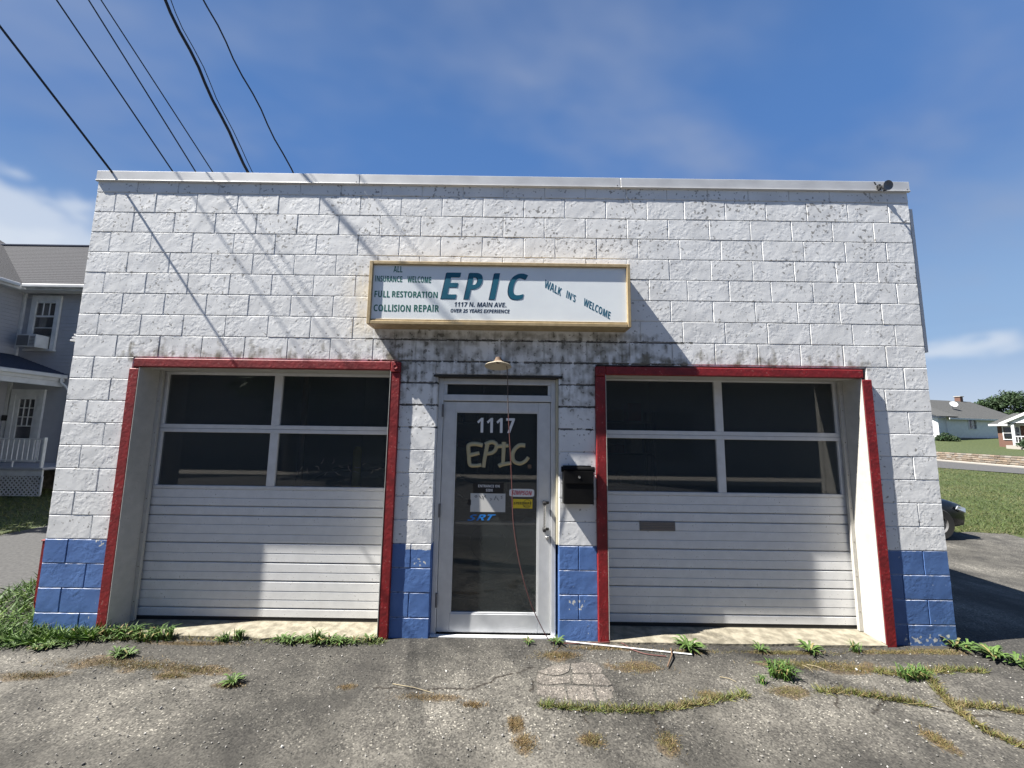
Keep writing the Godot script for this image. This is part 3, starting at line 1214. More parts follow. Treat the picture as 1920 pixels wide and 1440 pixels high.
func make_garage_doors() -> void:
	var z := -0.24
	for side in 2:
		var xi: float = [-3.49, 0.873][side]
		var xo: float = [-1.136, 3.268][side]
		var top: float = [2.362, 2.35][side]
		# red timber round the opening
		var fr := Node3D.new()
		fr.name = "bay_surround"
		shop.add_child(fr, true)
		if side == 0:
			cbox("red_jamb", V(xi - 0.095, 0.0, -0.02), V(xi, 2.350, 0.034), M.red_paint, fr, 0.006)
			cbox("red_jamb", V(xo, 0.0, -0.02), V(xo + 0.088, 2.345, 0.030), M.red_paint, fr, 0.006)
			cbox("red_lintel", V(xi - 0.055, 2.367, -0.02), V(xo - 0.002, 2.447, 0.036), M.red_paint, fr, 0.006)
			var cp := cbox("corner_block", V(xo, 2.347, -0.02), V(xo + 0.088, 2.447, 0.040), M.red_paint, fr, 0.006)
			var rb := MB.new()
			rb.lathe([Vector2(0.0, 0.004), Vector2(0.012, 0.004), Vector2(0.016, 0.007), Vector2(0.024, 0.007), Vector2(0.027, 0.0)], 16, Transform3D(Basis(Vector3.RIGHT, PI / 2), V(xo + 0.044, 2.397, 0.040)))
			put("boss", rb, M.red_paint, cp)
		else:
			cbox("red_jamb", V(xi - 0.092, 0.0, -0.02), V(xi, 2.337, 0.032), M.red_paint, fr, 0.006)
			cbox("red_jamb", V(xo, 0.0, -0.02), V(xo + 0.094, 2.338, 0.036), M.red_paint, fr, 0.006)
			cbox("red_lintel", V(xi + 0.002, 2.352, -0.02), V(xo + 0.02, 2.43, 0.036), M.red_paint, fr, 0.006)
			var cp := cbox("corner_block", V(xi - 0.092, 2.339, -0.02), V(xi, 2.43, 0.040), M.red_paint, fr, 0.006)
			var rb := MB.new()
			rb.lathe([Vector2(0.0, 0.004), Vector2(0.012, 0.004), Vector2(0.016, 0.007), Vector2(0.024, 0.007), Vector2(0.027, 0.0)], 16, Transform3D(Basis(Vector3.RIGHT, PI / 2), V(xi - 0.046, 2.385, 0.040)))
			put("boss", rb, M.red_paint, cp)
		# white boards lining the reveal
		cbox("reveal_board", V(xi - 0.022, 0.02, -0.30), V(xi - 0.001, top + 0.02, -0.021), M.reveal_board, fr, 0.0)
		cbox("reveal_board", V(xo + 0.001, 0.02, -0.30), V(xo + 0.022, top + 0.02, -0.021), M.reveal_board, fr, 0.0)
		cbox("reveal_board", V(xi + 0.0005, top + 0.001, -0.30), V(xo - 0.0005, top + 0.02, -0.021), M.reveal_board, fr, 0.0)
		cbox("face_board", V(xi - 0.0005, 0.03, -0.02), V(xi + 0.004, top, 0.033), M.reveal_board, fr, 0.0)
		cbox("face_board", V(xo - 0.004, 0.03, -0.02), V(xo + 0.0005, top, 0.033), M.reveal_board, fr, 0.0)
		# stops that the door runs behind, held with screws
		for sx in [[xi, 1.0], [xo, -1.0]]:
			var st := cbox("door_stop", V(sx[0], 0.03, z + 0.022), V(sx[0] + 0.035 * sx[1], top, z + 0.05), M.reveal_board, fr, 0.002)
			for k in 7:
				var nb := MB.new()
				nb.lathe([Vector2(0.0, 0.002), Vector2(0.004, 0.0015), Vector2(0.005, 0.0)], 6, Transform3D(Basis(Vector3.RIGHT, PI / 2), V(sx[0] + 0.018 * sx[1], 0.2 + k * 0.31, z + 0.0505)))
				put("screw", nb, M.rusty_iron, st)
		# the sectional door
		var door := Node3D.new()
		door.name = "garage_door"
		shop.add_child(door, true)
		var mull: Array = [[-2.375, -2.295], [2.02, 2.098]][side]
		var ya := 0.03
		var lines := [1.218, 1.136, 1.054, 0.966, 0.888, 0.802, 0.715, 0.628, 0.54, 0.458, 0.375, 0.289, 0.212, 0.132, 0.058]
		for i in 14:
			put("slat", slat_mesh(xi + 0.003, xo - 0.003, lines[i + 1], lines[i], z, i in [1, 2, 5, 7, 9, 12]), M.slat_paint, door)
		cbox("backing", V(xi + 0.003, 0.06, z - 0.05), V(xo - 0.003, 1.2183, z - 0.0205), M.slat_paint, door, 0.0)
		cbox("bottom_seal", V(xi + 0.003, 0.0255, z - 0.045), V(xo - 0.003, 0.057, z - 0.004), M.dark_rubber, door, 0.0)
		# sashes
		cbox("rail", V(xi + 0.003, 1.2185, z - 0.04), V(xo - 0.003, 1.25, z + 0.004), M.sash_paint, door, 0.003)
		cbox("rail", V(xi + 0.003, 1.762, z - 0.04), V(xo - 0.003, 1.798, z + 0.004), M.sash_paint, door, 0.003)
		cbox("rail", V(xi + 0.003, 1.800, z - 0.04), V(xo - 0.003, 1.840, z + 0.002), M.sash_paint, door, 0.003)
		cbox("rail", V(xi + 0.003, 2.335, z - 0.04), V(xo - 0.003, top, z + 0.003), M.sash_paint, door, 0.003)
		for yy in [[1.2505, 1.7615], [1.8405, 2.3345]]:
			cbox("stile", V(xi + 0.003, yy[0], z - 0.04), V(xi + 0.052, yy[1], z + 0.002), M.sash_paint, door, 0.003)
			cbox("stile", V(xo - 0.052, yy[0], z - 0.04), V(xo - 0.003, yy[1], z + 0.002), M.sash_paint, door, 0.003)
			cbox("mullion", V(mull[0], yy[0], z - 0.04), V(mull[1], yy[1], z + 0.002), M.sash_paint, door, 0.003)
			for px in [[xi + 0.052, mull[0]], [mull[1], xo - 0.052]]:
				cbox("pane", V(px[0] + 0.0005, yy[0] + 0.0005, z - 0.024), V(px[1] - 0.0005, yy[1] - 0.0005, z - 0.020), M.garage_glass, door, 0.0)
		if side == 0:
			var sr := RandomNumberGenerator.new()
			sr.seed = 19
			for k in 16:
				var p := V(-2.10 + 0.055 * k + sr.randf_range(-0.02, 0.02), 1.42 + sr.randf_range(-0.06, 0.07), z - 0.0185)
				var pts := []
				var a := sr.randf() * TAU
				for j in 5:
					pts.append(p)
					a += sr.randf_range(-0.9, 0.9)
					p += V(cos(a), sin(a), 0) * sr.randf_range(0.008, 0.02)
				var cb := MB.new()
				cb.tube(pts, 0.0022, 0.0012, 5, V(1, 1, 0.2))
				put("chalk_mark", cb, M.pipe_paint, door)
		if side == 1:
			# letter slot
			cbox("mail_slot", V(1.243, 0.886, z - 0.002), V(1.585, 0.976, z + 0.006), M.grey_metal, door, 0.003)
			for k in 5:
				cbox("mail_slot_flap", V(1.255, 0.895 + k * 0.015, z + 0.0062), V(1.573, 0.905 + k * 0.015, z + 0.011), M.pipe_paint, door, 0.002)


func make_entrance() -> void:
	var d := Node3D.new()
	d.name = "entrance_door"
	shop.add_child(d, true)
	var zf := -0.085
	# frame
	cbox("frame", V(-0.698, 0.0, zf - 0.06), V(-0.652, 2.31, zf + 0.02), M.aluminium, d)
	cbox("frame", V(0.375, 0.0, zf - 0.06), V(0.418, 2.31, zf + 0.02), M.aluminium, d)
	cbox("frame", V(-0.6515, 2.255, zf - 0.06), V(0.3745, 2.31, zf + 0.02), M.aluminium, d)
	cbox("transom_bar", V(-0.6515, 2.095, zf - 0.06), V(0.3745, 2.155, zf + 0.02), M.aluminium, d)
	cbox("transom_frame", V(-0.6515, 2.1555, zf - 0.04), V(-0.62, 2.2545, zf + 0.01), M.aluminium, d)
	cbox("transom_frame", V(0.345, 2.1555, zf - 0.04), V(0.3745, 2.2545, zf + 0.01), M.aluminium, d)
	cbox("transom_pane", V(-0.6195, 2.156, zf - 0.02), V(0.3445, 2.254, zf - 0.016), M.door_glass, d, 0.0)
	cbox("transom_divider", V(-0.275, 2.156, zf - 0.05), V(-0.262, 2.254, zf - 0.03), M.grey_metal, d)
	cbox("cream_strip", V(0.4185, 0.80, -0.12), V(0.4395, 2.31, -0.03), M.cream_paint, d)
	cbox("head_flashing", V(-0.74, 2.312, -0.13), V(0.475, 2.336, 0.004), M.near_black, d)  # near-black strip over the door frame
	cbox("threshold", V(-0.698, 0.0, zf + 0.0205), V(0.42, 0.016, -0.02), M.trim_white, d)
	# leaf
	cbox("leaf_stile", V(-0.649, 0.022, zf - 0.05), V(-0.535, 2.088, zf), M.aluminium, d)
	cbox("leaf_stile", V(0.258, 0.022, zf - 0.05), V(0.372, 2.088, zf), M.aluminium, d)
	cbox("leaf_rail", V(-0.5345, 1.995, zf - 0.05), V(0.2575, 2.088, zf), M.aluminium, d)
	cbox("leaf_rail", V(-0.5345, 0.022, zf - 0.05), V(0.2575, 0.178, zf), M.aluminium, d)
	for g in [[V(-0.5345, 0.1785, zf - 0.03), V(-0.522, 1.9945, zf - 0.004)], [V(0.2455, 0.1785, zf - 0.03), V(0.2575, 1.9945, zf - 0.004)], [V(-0.5215, 1.983, zf - 0.03), V(0.245, 1.9945, zf - 0.004)], [V(-0.5215, 0.1785, zf - 0.03), V(0.245, 0.190, zf - 0.004)]]:
		cbox("glazing_bead", g[0], g[1], M.aluminium, d, 0.002)
	cbox("door_pane", V(-0.5215, 0.1905, zf - 0.024), V(0.2447, 1.9825, zf - 0.018), M.door_glass, d, 0.0)
	cbox("push_bar", V(-0.53, 0.925, zf - 0.13), V(0.255, 0.965, zf - 0.09), M.bright_metal, d, 0.01)
	for y in [2.0, 1.08, 0.30]:
		var hb := MB.new()
		hb.lathe([Vector2(0, 0.06), Vector2(0.010, 0.06), Vector2(0.010, -0.06), Vector2(0, -0.06)], 10, Transform3D(Basis(), V(-0.652, y, zf + 0.024)))
		put("hinge", hb, M.grey_metal, d)
	# pull handle on two black brackets, and the lock
	var gb := MB.new()
	gb.tube([V(0.312, 0.925, zf + 0.055), V(0.312, 1.16, zf + 0.055)], 0.011, 0.011, 10)
	put("pull_grip", gb, M.bright_metal, d)
	for y in [0.925, 1.16]:
		cbox("pull_bracket", V(0.298, y - 0.015, zf + 0.0005), V(0.326, y + 0.015, zf + 0.072), M.black_plastic, d, 0.004)
		cbox("pull_foot", V(0.3265, y - 0.012, zf + 0.0005), V(0.358, y + 0.012, zf + 0.014), M.black_plastic, d, 0.003)
	var lk := MB.new()
	lk.lathe([Vector2(0, 0.014), Vector2(0.013, 0.013), Vector2(0.016, 0.009), Vector2(0.019, 0.0)], 16, Transform3D(Basis(Vector3.RIGHT, PI / 2), V(0.343, 0.847, zf)))
	put("lock", lk, M.bright_metal, d)
	# white numbers and brushed name on the glass
	var zg := zf - 0.0165
	letters("house_number", "1117", -0.148, 1.867, 0.36, 0.14, zg, M.white_print, d, true)
	var strokes := [
		[[600, 840], [545, 828], [500, 830], [472, 850], [478, 930], [490, 1020], [540, 1030], [592, 1022]], [[480, 935], [520, 925], [572, 912]],
		[[645, 815], [630, 900], [618, 980], [612, 1045]], [[620, 832], [680, 808], [722, 830], [715, 880], [680, 910], [632, 918]],
		[[720, 848], [780, 842], [832, 838]], [[790, 805], [788, 900], [785, 1005]], [[745, 1032], [770, 1018], [815, 1008], [862, 1000]],
		[[982, 835], [930, 835], [890, 870], [870, 920], [880, 980], [930, 1005], [980, 985], [1012, 945]]]
	for s in strokes:
		var cv := Curve3D.new()
		for k in s.size():
			var p := V(-0.9037 + 0.001056 * s[k][0], 2.517 - 0.001 * s[k][1], zg + 0.001)
			var a: Array = s[maxi(k - 1, 0)]
			var e: Array = s[mini(k + 1, s.size() - 1)]
			var t := V(0.001056 * (e[0] - a[0]), -0.001 * (e[1] - a[1]), 0) * 0.16
			cv.add_point(p, -t, t)
		cv.bake_interval = 0.01
		var pts := []
		for p in cv.get_baked_points():
			pts.append(p)
		var sb := MB.new()
		sb.tube(pts, 0.021, 0.017, 8, V(1, 1, 0.07))
		put("brushed_letter", sb, M.brush_paint, d)


func make_shop_things() -> void:
	var zg := -0.1025
	# stickers and notices on the door glass
	var t := thing("door_notice", "small black notice with white capitals on the entrance door glass", "notice", V(-0.208, 1.238, zg))
	cbox("card", V(-0.143, 0.0, 0.0), V(0.143, 0.09, 0.002), M.pure_black, t, 0.0)
	letters("lettering", "ENTRANCE ON", 0.005, 0.063, 0.20, 0.024, 0.003, M.white_print, t)
	letters("lettering", "SIDE", 0.01, 0.025, 0.065, 0.024, 0.003, M.white_print, t)
	t = thing("paper_sheet", "white sheet with scribbled marker capitals under the black door notice", "paper", V(-0.21, 1.065, zg))
	cbox("sheet", V(-0.163, 0.0, 0.0), V(0.163, 0.168, 0.0015), M.paper, t, 0.0)
	for s in [[[-0.11, 0.148], [-0.125, 0.138], [-0.112, 0.13], [-0.1, 0.14], [-0.11, 0.148]], [[-0.085, 0.148], [-0.06, 0.12]], [[-0.05, 0.145], [-0.045, 0.115]], [[-0.02, 0.15], [-0.035, 0.14], [-0.02, 0.132]], [[0.02, 0.125], [0.035, 0.118], [0.022, 0.102]], [[0.06, 0.11], [0.075, 0.148], [0.085, 0.125], [0.1, 0.105]], [[0.135, 0.148], [0.12, 0.14], [0.135, 0.13], [0.122, 0.122]]]:
		var pts := []
		for p in s:
			pts.append(V(p[0], p[1], 0.0025))
		var sb := MB.new()
		sb.tube(pts, 0.003, 0.0025, 5, V(1, 1, 0.3))
		put("marker_stroke", sb, M.pure_black, t)
	var tb := MB.new()
	tb.box(V(-0.172, 0.085, 0.001), V(0.03, 0.05, 0.002), 0.0)
	put("tape", tb, M.pure_black, t)
	t = thing("oval_sticker", "white rounded sticker with red italic capitals on the door glass", "sticker", V(0.105, 1.243, zg))
	var ob := MB.new()
	var rim := []
	for k in 32:
		var a := TAU * k / 32
		rim.append(V(0.117 * signf(cos(a)) * pow(absf(cos(a)), 0.35), 0.036 * signf(sin(a)) * pow(absf(sin(a)), 0.35), 0.0))
	ob.slab(rim, V(0, 0, 0.002))
	put("backing", ob, M.white_print, t)
	letters("lettering", "SIMPSON", 0.0, 0.0, 0.185, 0.040, 0.003, M.red_print, t, true, -0.02, 0.2)
	t = thing("yellow_sticker", "yellow rectangular sticker with a black ring on the door glass", "sticker", V(0.115, 1.144, zg))
	cbox("backing", V(-0.09, -0.042, 0.0), V(0.09, 0.042, 0.002), M.yellow_print, t, 0.0)
	letters("lettering", "SPEEDWAY", 0.0, 0.004, 0.165, 0.022, 0.003, M.pure_black, t, true, 0.0, 0.2)
	letters("lettering", "MOTORS", 0.035, -0.020, 0.06, 0.010, 0.003, M.pure_black, t, true, 0.0, 0.2)
	var ring := []
	for k in 25:
		var a := TAU * k / 24
		ring.append(V(0.042 + 0.036 * cos(a), 0.036 * sin(a), 0.0025))
	var rb := MB.new()
	rb.tube(ring, 0.0018, 0.0018, 5, V(1, 1, 0.3))
	put("ring", rb, M.pure_black, t)
	t = thing("blue_decal", "blue slanted three letter decal low on the door glass", "decal", V(-0.266, 1.015, zg))
	letters("lettering", "SRT", 0.0, 0.0, 0.23, 0.055, 0.002, M.blue_print, t, true, 0.02, 0.7)
	t = thing("small_label", "tiny grey square label beside the brushed name on the door glass", "label", V(0.176, 1.486, zg))
	cbox("card", V(-0.018, -0.018, 0.0), V(0.018, 0.018, 0.002), M.rusty_iron, t, 0.0)

	# lit-box sign over the entrance
	t = thing("shop_sign", "long white box sign with teal lettering in a tan metal frame", "sign", V(-0.1275, 2.765, 0.0))
	var hw := 1.205
	var hh := 0.60
	var dp := 0.195
	cbox("cabinet_side", V(-hw, 0.0, 0.001), V(-hw + 0.032, hh, dp), M.sign_frame, t, 0.004)
	cbox("cabinet_side", V(hw - 0.032, 0.0, 0.001), V(hw, hh, dp), M.sign_frame, t, 0.004)
	cbox("cabinet_top", V(-hw + 0.0325, hh - 0.032, 0.001), V(hw - 0.0325, hh, dp - 0.001), M.sign_frame, t, 0.004)
	cbox("cabinet_bottom", V(-hw + 0.0325, 0.0, 0.001), V(hw - 0.0325, 0.032, dp - 0.001), M.sign_frame, t, 0.004)
	cbox("inner_lip", V(-hw + 0.0325, 0.0325, dp - 0.030), V(hw - 0.0325, 0.050, dp - 0.012), M.sign_frame, t, 0.002)
	cbox("face", V(-hw + 0.0325, 0.0505, dp - 0.03), V(hw - 0.0325, hh - 0.0325, dp - 0.024), M.sign_face, t, 0.0)
	var zs := dp - 0.0235
	var T := [
		["ALL", -1.0705, 3.290, 0.083, 0.060, "green_print", 0.0, 0.0], ["lNSURANCE", -1.152, 3.197, 0.25, 0.060, "green_print", -0.01, 0.0], ["WELCOME", -0.870, 3.194, 0.22, 0.060, "green_print", -0.02, 0.0],
		["FULL", -1.205, 3.050, 0.140, 0.062, "green_print", 0.0, 0.0], ["RESTORATlON", -0.905, 3.051, 0.42, 0.062, "green_print", -0.005, 0.0],
		["COLLlSlON", -1.107, 2.918, 0.338, 0.068, "green_print", 0.0, 0.0], ["REPAlR", -0.793, 2.921, 0.23, 0.068, "green_print", 0.0, 0.0],
		["1117 N. MAlN AVE.", -0.30, 2.963, 0.48, 0.046, "dark_print", 0.0, 0.12], ["OVER 25 YEARS EXPERlENCE", -0.303, 2.902, 0.54, 0.036, "dark_print", 0.0, 0.12],
		["WALK", 0.364, 3.133, 0.175, 0.072, "teal_print", -0.50, -0.35], ["lN'S", 0.53, 3.052, 0.095, 0.066, "teal_print", -0.50, -0.35], ["WELCOME", 0.767, 2.940, 0.275, 0.066, "teal_print", -0.50, -0.35]]
	for e in T:
		letters("lettering", e[0], (e[1] + 0.1275) * 1.004, e[2] - 2.762, e[3], e[4], zs, M[e[5]], t, true, e[6], e[7])
	var ex := [[-0.575, 0.14, "E"], [-0.363, 0.14, "P"], [-0.172, 0.052, "l"], [0.037, 0.165, "C"]]
	for e in ex:
		letters("large_letter_edge", e[2], e[0] + 0.1195, 3.1345 - 2.762, e[1] * 0.95, 0.252, zs, M.dark_print, t, true, 0.0, 0.18)
		letters("large_letter", e[2], e[0] + 0.1275, 3.1385 - 2.762, e[1] * 0.95, 0.252, zs + 0.001, M.teal_print, t, true, 0.0, 0.18)

	# lamp over the door
	t = thing("wall_lamp", "small cream enamel lamp with a shallow shade above the entrance", "lamp", V(-0.13, 2.40, 0.0))
	var lb := MB.new()
	lb.lathe([Vector2(0.0, 0.012), Vector2(0.045, 0.012), Vector2(0.05, 0.0)], 16, Transform3D(Basis(Vector3.RIGHT, PI / 2), V(0, 0.05, 0.002)))
	put("wall_plate", lb, M.rusty_iron, t)
	lb = MB.new()
	lb.tube([V(0, 0.05, 0.01), V(0, 0.075, 0.06), V(0, 0.08, 0.11), V(0, 0.06, 0.14)], 0.011, 0.011, 8)
	put("arm", lb, M.rusty_iron, t)
	var sx := Transform3D(Basis(Vector3.RIGHT, -0.16), V(0, 0.02, 0.145))
	lb = MB.new()
	lb.lathe([Vector2(0.0, 0.055), Vector2(0.022, 0.052), Vector2(0.030, 0.03), Vector2(0.058, 0.008), Vector2(0.118, -0.018), Vector2(0.122, -0.024), Vector2(0.118, -0.022), Vector2(0.056, 0.003), Vector2(0.026, 0.025), Vector2(0.0, 0.03)], 32, sx)
	put("shade", lb, M.shade_enamel, t)
	lb = MB.new()
	lb.lathe([Vector2(0.0, 0.062), Vector2(0.024, 0.060), Vector2(0.034, 0.030), Vector2(0.052, 0.0135)], 24, sx)
	put("shade_cap", lb, M.rusty_iron, t)
	lb = MB.new()
	lb.lathe([Vector2(0.0, 0.03), Vector2(0.016, 0.028), Vector2(0.018, 0.008), Vector2(0.0, 0.006)], 12, sx)
	put("socket", lb, M.rusty_iron, t)

	# cord that hangs from the lamp and trails over the ground
	t = thing("hanging_cord", "thin reddish cord hanging from the wall lamp past the entrance door", "cord", V(0.35, 0.02, 0.06))
	var cv := [V(-0.05, 2.40, 0.15), V(-0.042, 2.294, 0.15), V(-0.031, 1.996, 0.13), V(-0.006, 1.617, 0.11), V(0.013, 1.288, 0.09), V(0.031, 0.989, 0.08), V(0.092, 0.649, 0.07), V(0.188, 0.338, 0.06), V(0.30, 0.11, 0.055), V(0.37, 0.022, 0.06), V(0.49, 0.018, 0.07), V(0.70, 0.018, 0.06), V(0.95, 0.018, 0.04), V(1.03, 0.018, 0.15), V(1.13, 0.018, 0.22), V(1.28, 0.018, 0.25)]
	var c3 := Curve3D.new()
	for k in cv.size():
		var tg: Vector3 = (cv[mini(k + 1, cv.size() - 1)] - cv[maxi(k - 1, 0)]) * 0.16
		c3.add_point(cv[k] - V(0.35, 0.02, 0.06), -tg, tg)
	c3.bake_interval = 0.03
	var up := []
	var dn := []
	for p in c3.get_baked_points():
		if p.y > 1.95:
			up.append(p)
		else:
			dn.append(p)
	up.append(dn[0])
	lb = MB.new()
	lb.tube(up, 0.004, 0.004, 6)
	put("dark_length", lb, M.cord_dark, t)
	lb = MB.new()
	lb.tube(dn, 0.0038, 0.0038, 6)
	put("red_length", lb, M.cord_red, t)

	# mailbox
	t = thing("mailbox", "black metal mailbox with a curled top fixed beside the entrance", "mailbox", V(0.605, 1.18, 0.0))
	cbox("box", V(-0.135, 0.0, 0.004), V(0.135, 0.285, 0.10), M.black_metal, t, 0.006)
	var fl := MB.new()
	fl.box(V(0, 0.235, 0.106), V(0.262, 0.11, 0.004), 0.001)
	put("lid", fl, M.black_metal, t)
	lb = MB.new()
	lb.tube([V(-0.15, 0.30, 0.06), V(0.15, 0.30, 0.06)], 0.024, 0.024, 14)
	put("curled_top", lb, M.black_metal, t)
	lb = MB.new()
	lb.lathe([Vector2(0, 0.006), Vector2(0.010, 0.005), Vector2(0.012, 0.0)], 12, Transform3D(Basis(Vector3.RIGHT, PI / 2), V(0.005, 0.235, 0.108)))
	put("lock", lb, M.bright_metal, t)
	cbox("hanger", V(-0.13, 0.285, 0.003), V(0.13, 0.33, 0.008), M.black_metal, t, 0.0)

	# floodlight on the coping
	t = thing("floodlight", "dark grey round floodlight clamped to the metal coping", "lamp", V(3.62, 4.25, 0.012))
	cbox("bracket", V(-0.012, -0.01, 0.0), V(0.012, 0.05, 0.03), M.black_plastic, t, 0.003)
	lb = MB.new()
	lb.tube([V(0, 0.02, 0.02), V(0.0, 0.0, 0.06), V(0.0, -0.02, 0.085)], 0.010, 0.010, 8)
	put("arm", lb, M.black_plastic, t)
	var fx := Transform3D(Basis(Vector3.RIGHT, 1.75), V(0.0, -0.012, 0.085))
	lb = MB.new()
	lb.lathe([Vector2(0, -0.03), Vector2(0.022, -0.028), Vector2(0.034, -0.008), Vector2(0.046, 0.02), Vector2(0.048, 0.028), Vector2(0.042, 0.026), Vector2(0.0, 0.018)], 20, fx)
	put("head", lb, M.grey_metal, t)
	for a in [0.0, 1.57, 3.14, 4.71]:
		lb = MB.new()
		lb.box(fx * V(0.036 * cos(a), 0.0, 0.036 * sin(a)), V(0.012, 0.04, 0.018), 0.002, fx.basis * Basis(Vector3.UP, -a))
		put("fin", lb, M.black_plastic, t)
	lb = MB.new()
	lb.tube([V(-0.03, 0.045, 0.02), V(-0.045, 0.075, 0.02)], 0.006, 0.005, 6)
	put("knob", lb, M.black_plastic, t)

	# panel down the side wall, seen on edge
	t = thing("wall_board", "weathered grey board standing proud along the upper side wall", "panel", V(3.93, 2.62, -0.02))
	cbox("board", V(0.0, 0.0, -1.4), V(0.022, 1.46, -0.02), M.pipe_paint, t, 0.002)
	cbox("edge_strip", V(0.0225, 0.0, -1.4), V(0.055, 1.46, -0.005), M.sash_paint, t, 0.002)
	t = thing("side_bracket", "small white louvred bracket sticking out at the wall corner", "bracket", V(-4.172, 2.60, -0.06))
	for k in 3:
		cbox("fin", V(-0.11 + 0.015 * k, 0.02 + 0.028 * k, -0.05), V(0.0, 0.034 + 0.028 * k, 0.0), M.trim_white, t, 0.002)
	t = thing("red_post", "short red painted post standing in grass by the corner", "post", V(-4.555, land(-4.6, -0.4) - 0.03, -0.4))
	cbox("shaft", V(-0.042, 0.0, -0.04), V(0.058, 0.66, 0.04), M.red_paint, t, 0.008)
	cbox("cap", V(-0.046, 0.6605, -0.044), V(0.062, 0.675, 0.044), M.red_paint, t, 0.003)

	# litter by the mailbox pier
	var bb := MB.new()
	bb.box(V(0, 0.004, 0), V(1.03, 0.005, 0.014), 0.001, Basis(Vector3.UP, -0.176))
	var o := one("metal_strip", bb, M.trim_white, "long thin white metal strip lying on the asphalt by the entrance", "strip")
	o.position = V(1.0, 0.016, 0.13)
	bb = MB.new()
	bb.tube([V(0.06, 0.0, -0.12), V(0.02, 0.012, 0.0), V(-0.07, 0.0, 0.14)], 0.008, 0.006, 6)
	o = one("dark_stick", bb, M.rusty_iron, "short dark stick lying across the white metal strip", "stick")
	o.position = V(1.30, 0.026, 0.27)
	var k2 := 0
	for tw in [[2.32, 0.34, 2.33, 0.44], [1.58, 0.51, 1.67, 0.57], [-0.82, 0.65, -0.52, 0.74], [2.36, 0.33, 2.46, 0.41]]:
		bb = MB.new()
		var a := V(tw[0], 0.014, tw[1])
		var c := V(tw[2], 0.014, tw[3])
		bb.tube([a - a, (c - a) * 0.5 + V(0.01, 0.006, 0.0), c - a], 0.0026, 0.0018, 5)
		o = one("straw", bb, M.straw, "thin dry straw stalk lying loose on the asphalt", "straw", "dry stalks on the asphalt")
		o.position = a
		k2 += 1

	# inside the bays, behind the glass
	car("parked_car", "dark car parked inside the bay behind the scrawled window panes", V(-1.65, 0.0, -2.9), 0.0).scale = V(1.0, 0.9, 1.0)
	var yb := MB.new()
	yb.lathe([Vector2(0, 1.60), Vector2(0.03, 1.59), Vector2(0.055, 1.54), Vector2(0.055, 0.0)], 14)
	o = one("yellow_post", yb, M.yellow_paint, "yellow bollard post standing inside the bay behind the glass", "post")
	o.position = V(-2.0, 0.0, -1.55)
	yb = MB.new()
	yb.lathe([Vector2(0, 2.9), Vector2(0.04, 2.9), Vector2(0.04, 0.0)], 12)  # solid stand-in for the pole reflected in the bay glass
	o = one("pole_reflection", yb, M.rusty_iron, "slim brown column standing in for a pole reflected in the glass", "column")
	o.position = V(-2.76, 0.0, -1.6)

	for q in [[1.6, -3.4, "grey steel shelving stacked with boxes inside the second bay"], [-0.9, -5.2, "grey steel shelving stacked with boxes behind the entrance"]]:
		t = thing("storage_shelf", q[2], "shelf", V(q[0], 0.0, q[1]))
		for x in [-0.85, 0.85]:
			for z in [-0.22, 0.22]:
				cbox("post", V(x - 0.02, 0.0, z - 0.02), V(x + 0.02, 2.2, z + 0.02), M.grey_metal, t, 0.0)
		for k in 4:
			cbox("shelf_board", V(-0.83, 0.35 + k * 0.55, -0.2), V(0.83, 0.38 + k * 0.55, 0.2), M.grey_metal, t, 0.0)
			var x := -0.78
			while x < 0.6:
				var wd := rng.randf_range(0.12, 0.34)
				cbox("box", V(x, 0.3805 + k * 0.55, -0.15), V(x + wd, 0.3805 + k * 0.55 + rng.randf_range(0.12, 0.36), 0.16), [M.cream_paint, M.trim_white, M.red_paint, M.straw, M.pipe_paint][rng.randi() % 5], t, 0.004)
				x += wd + rng.randf_range(0.02, 0.12)


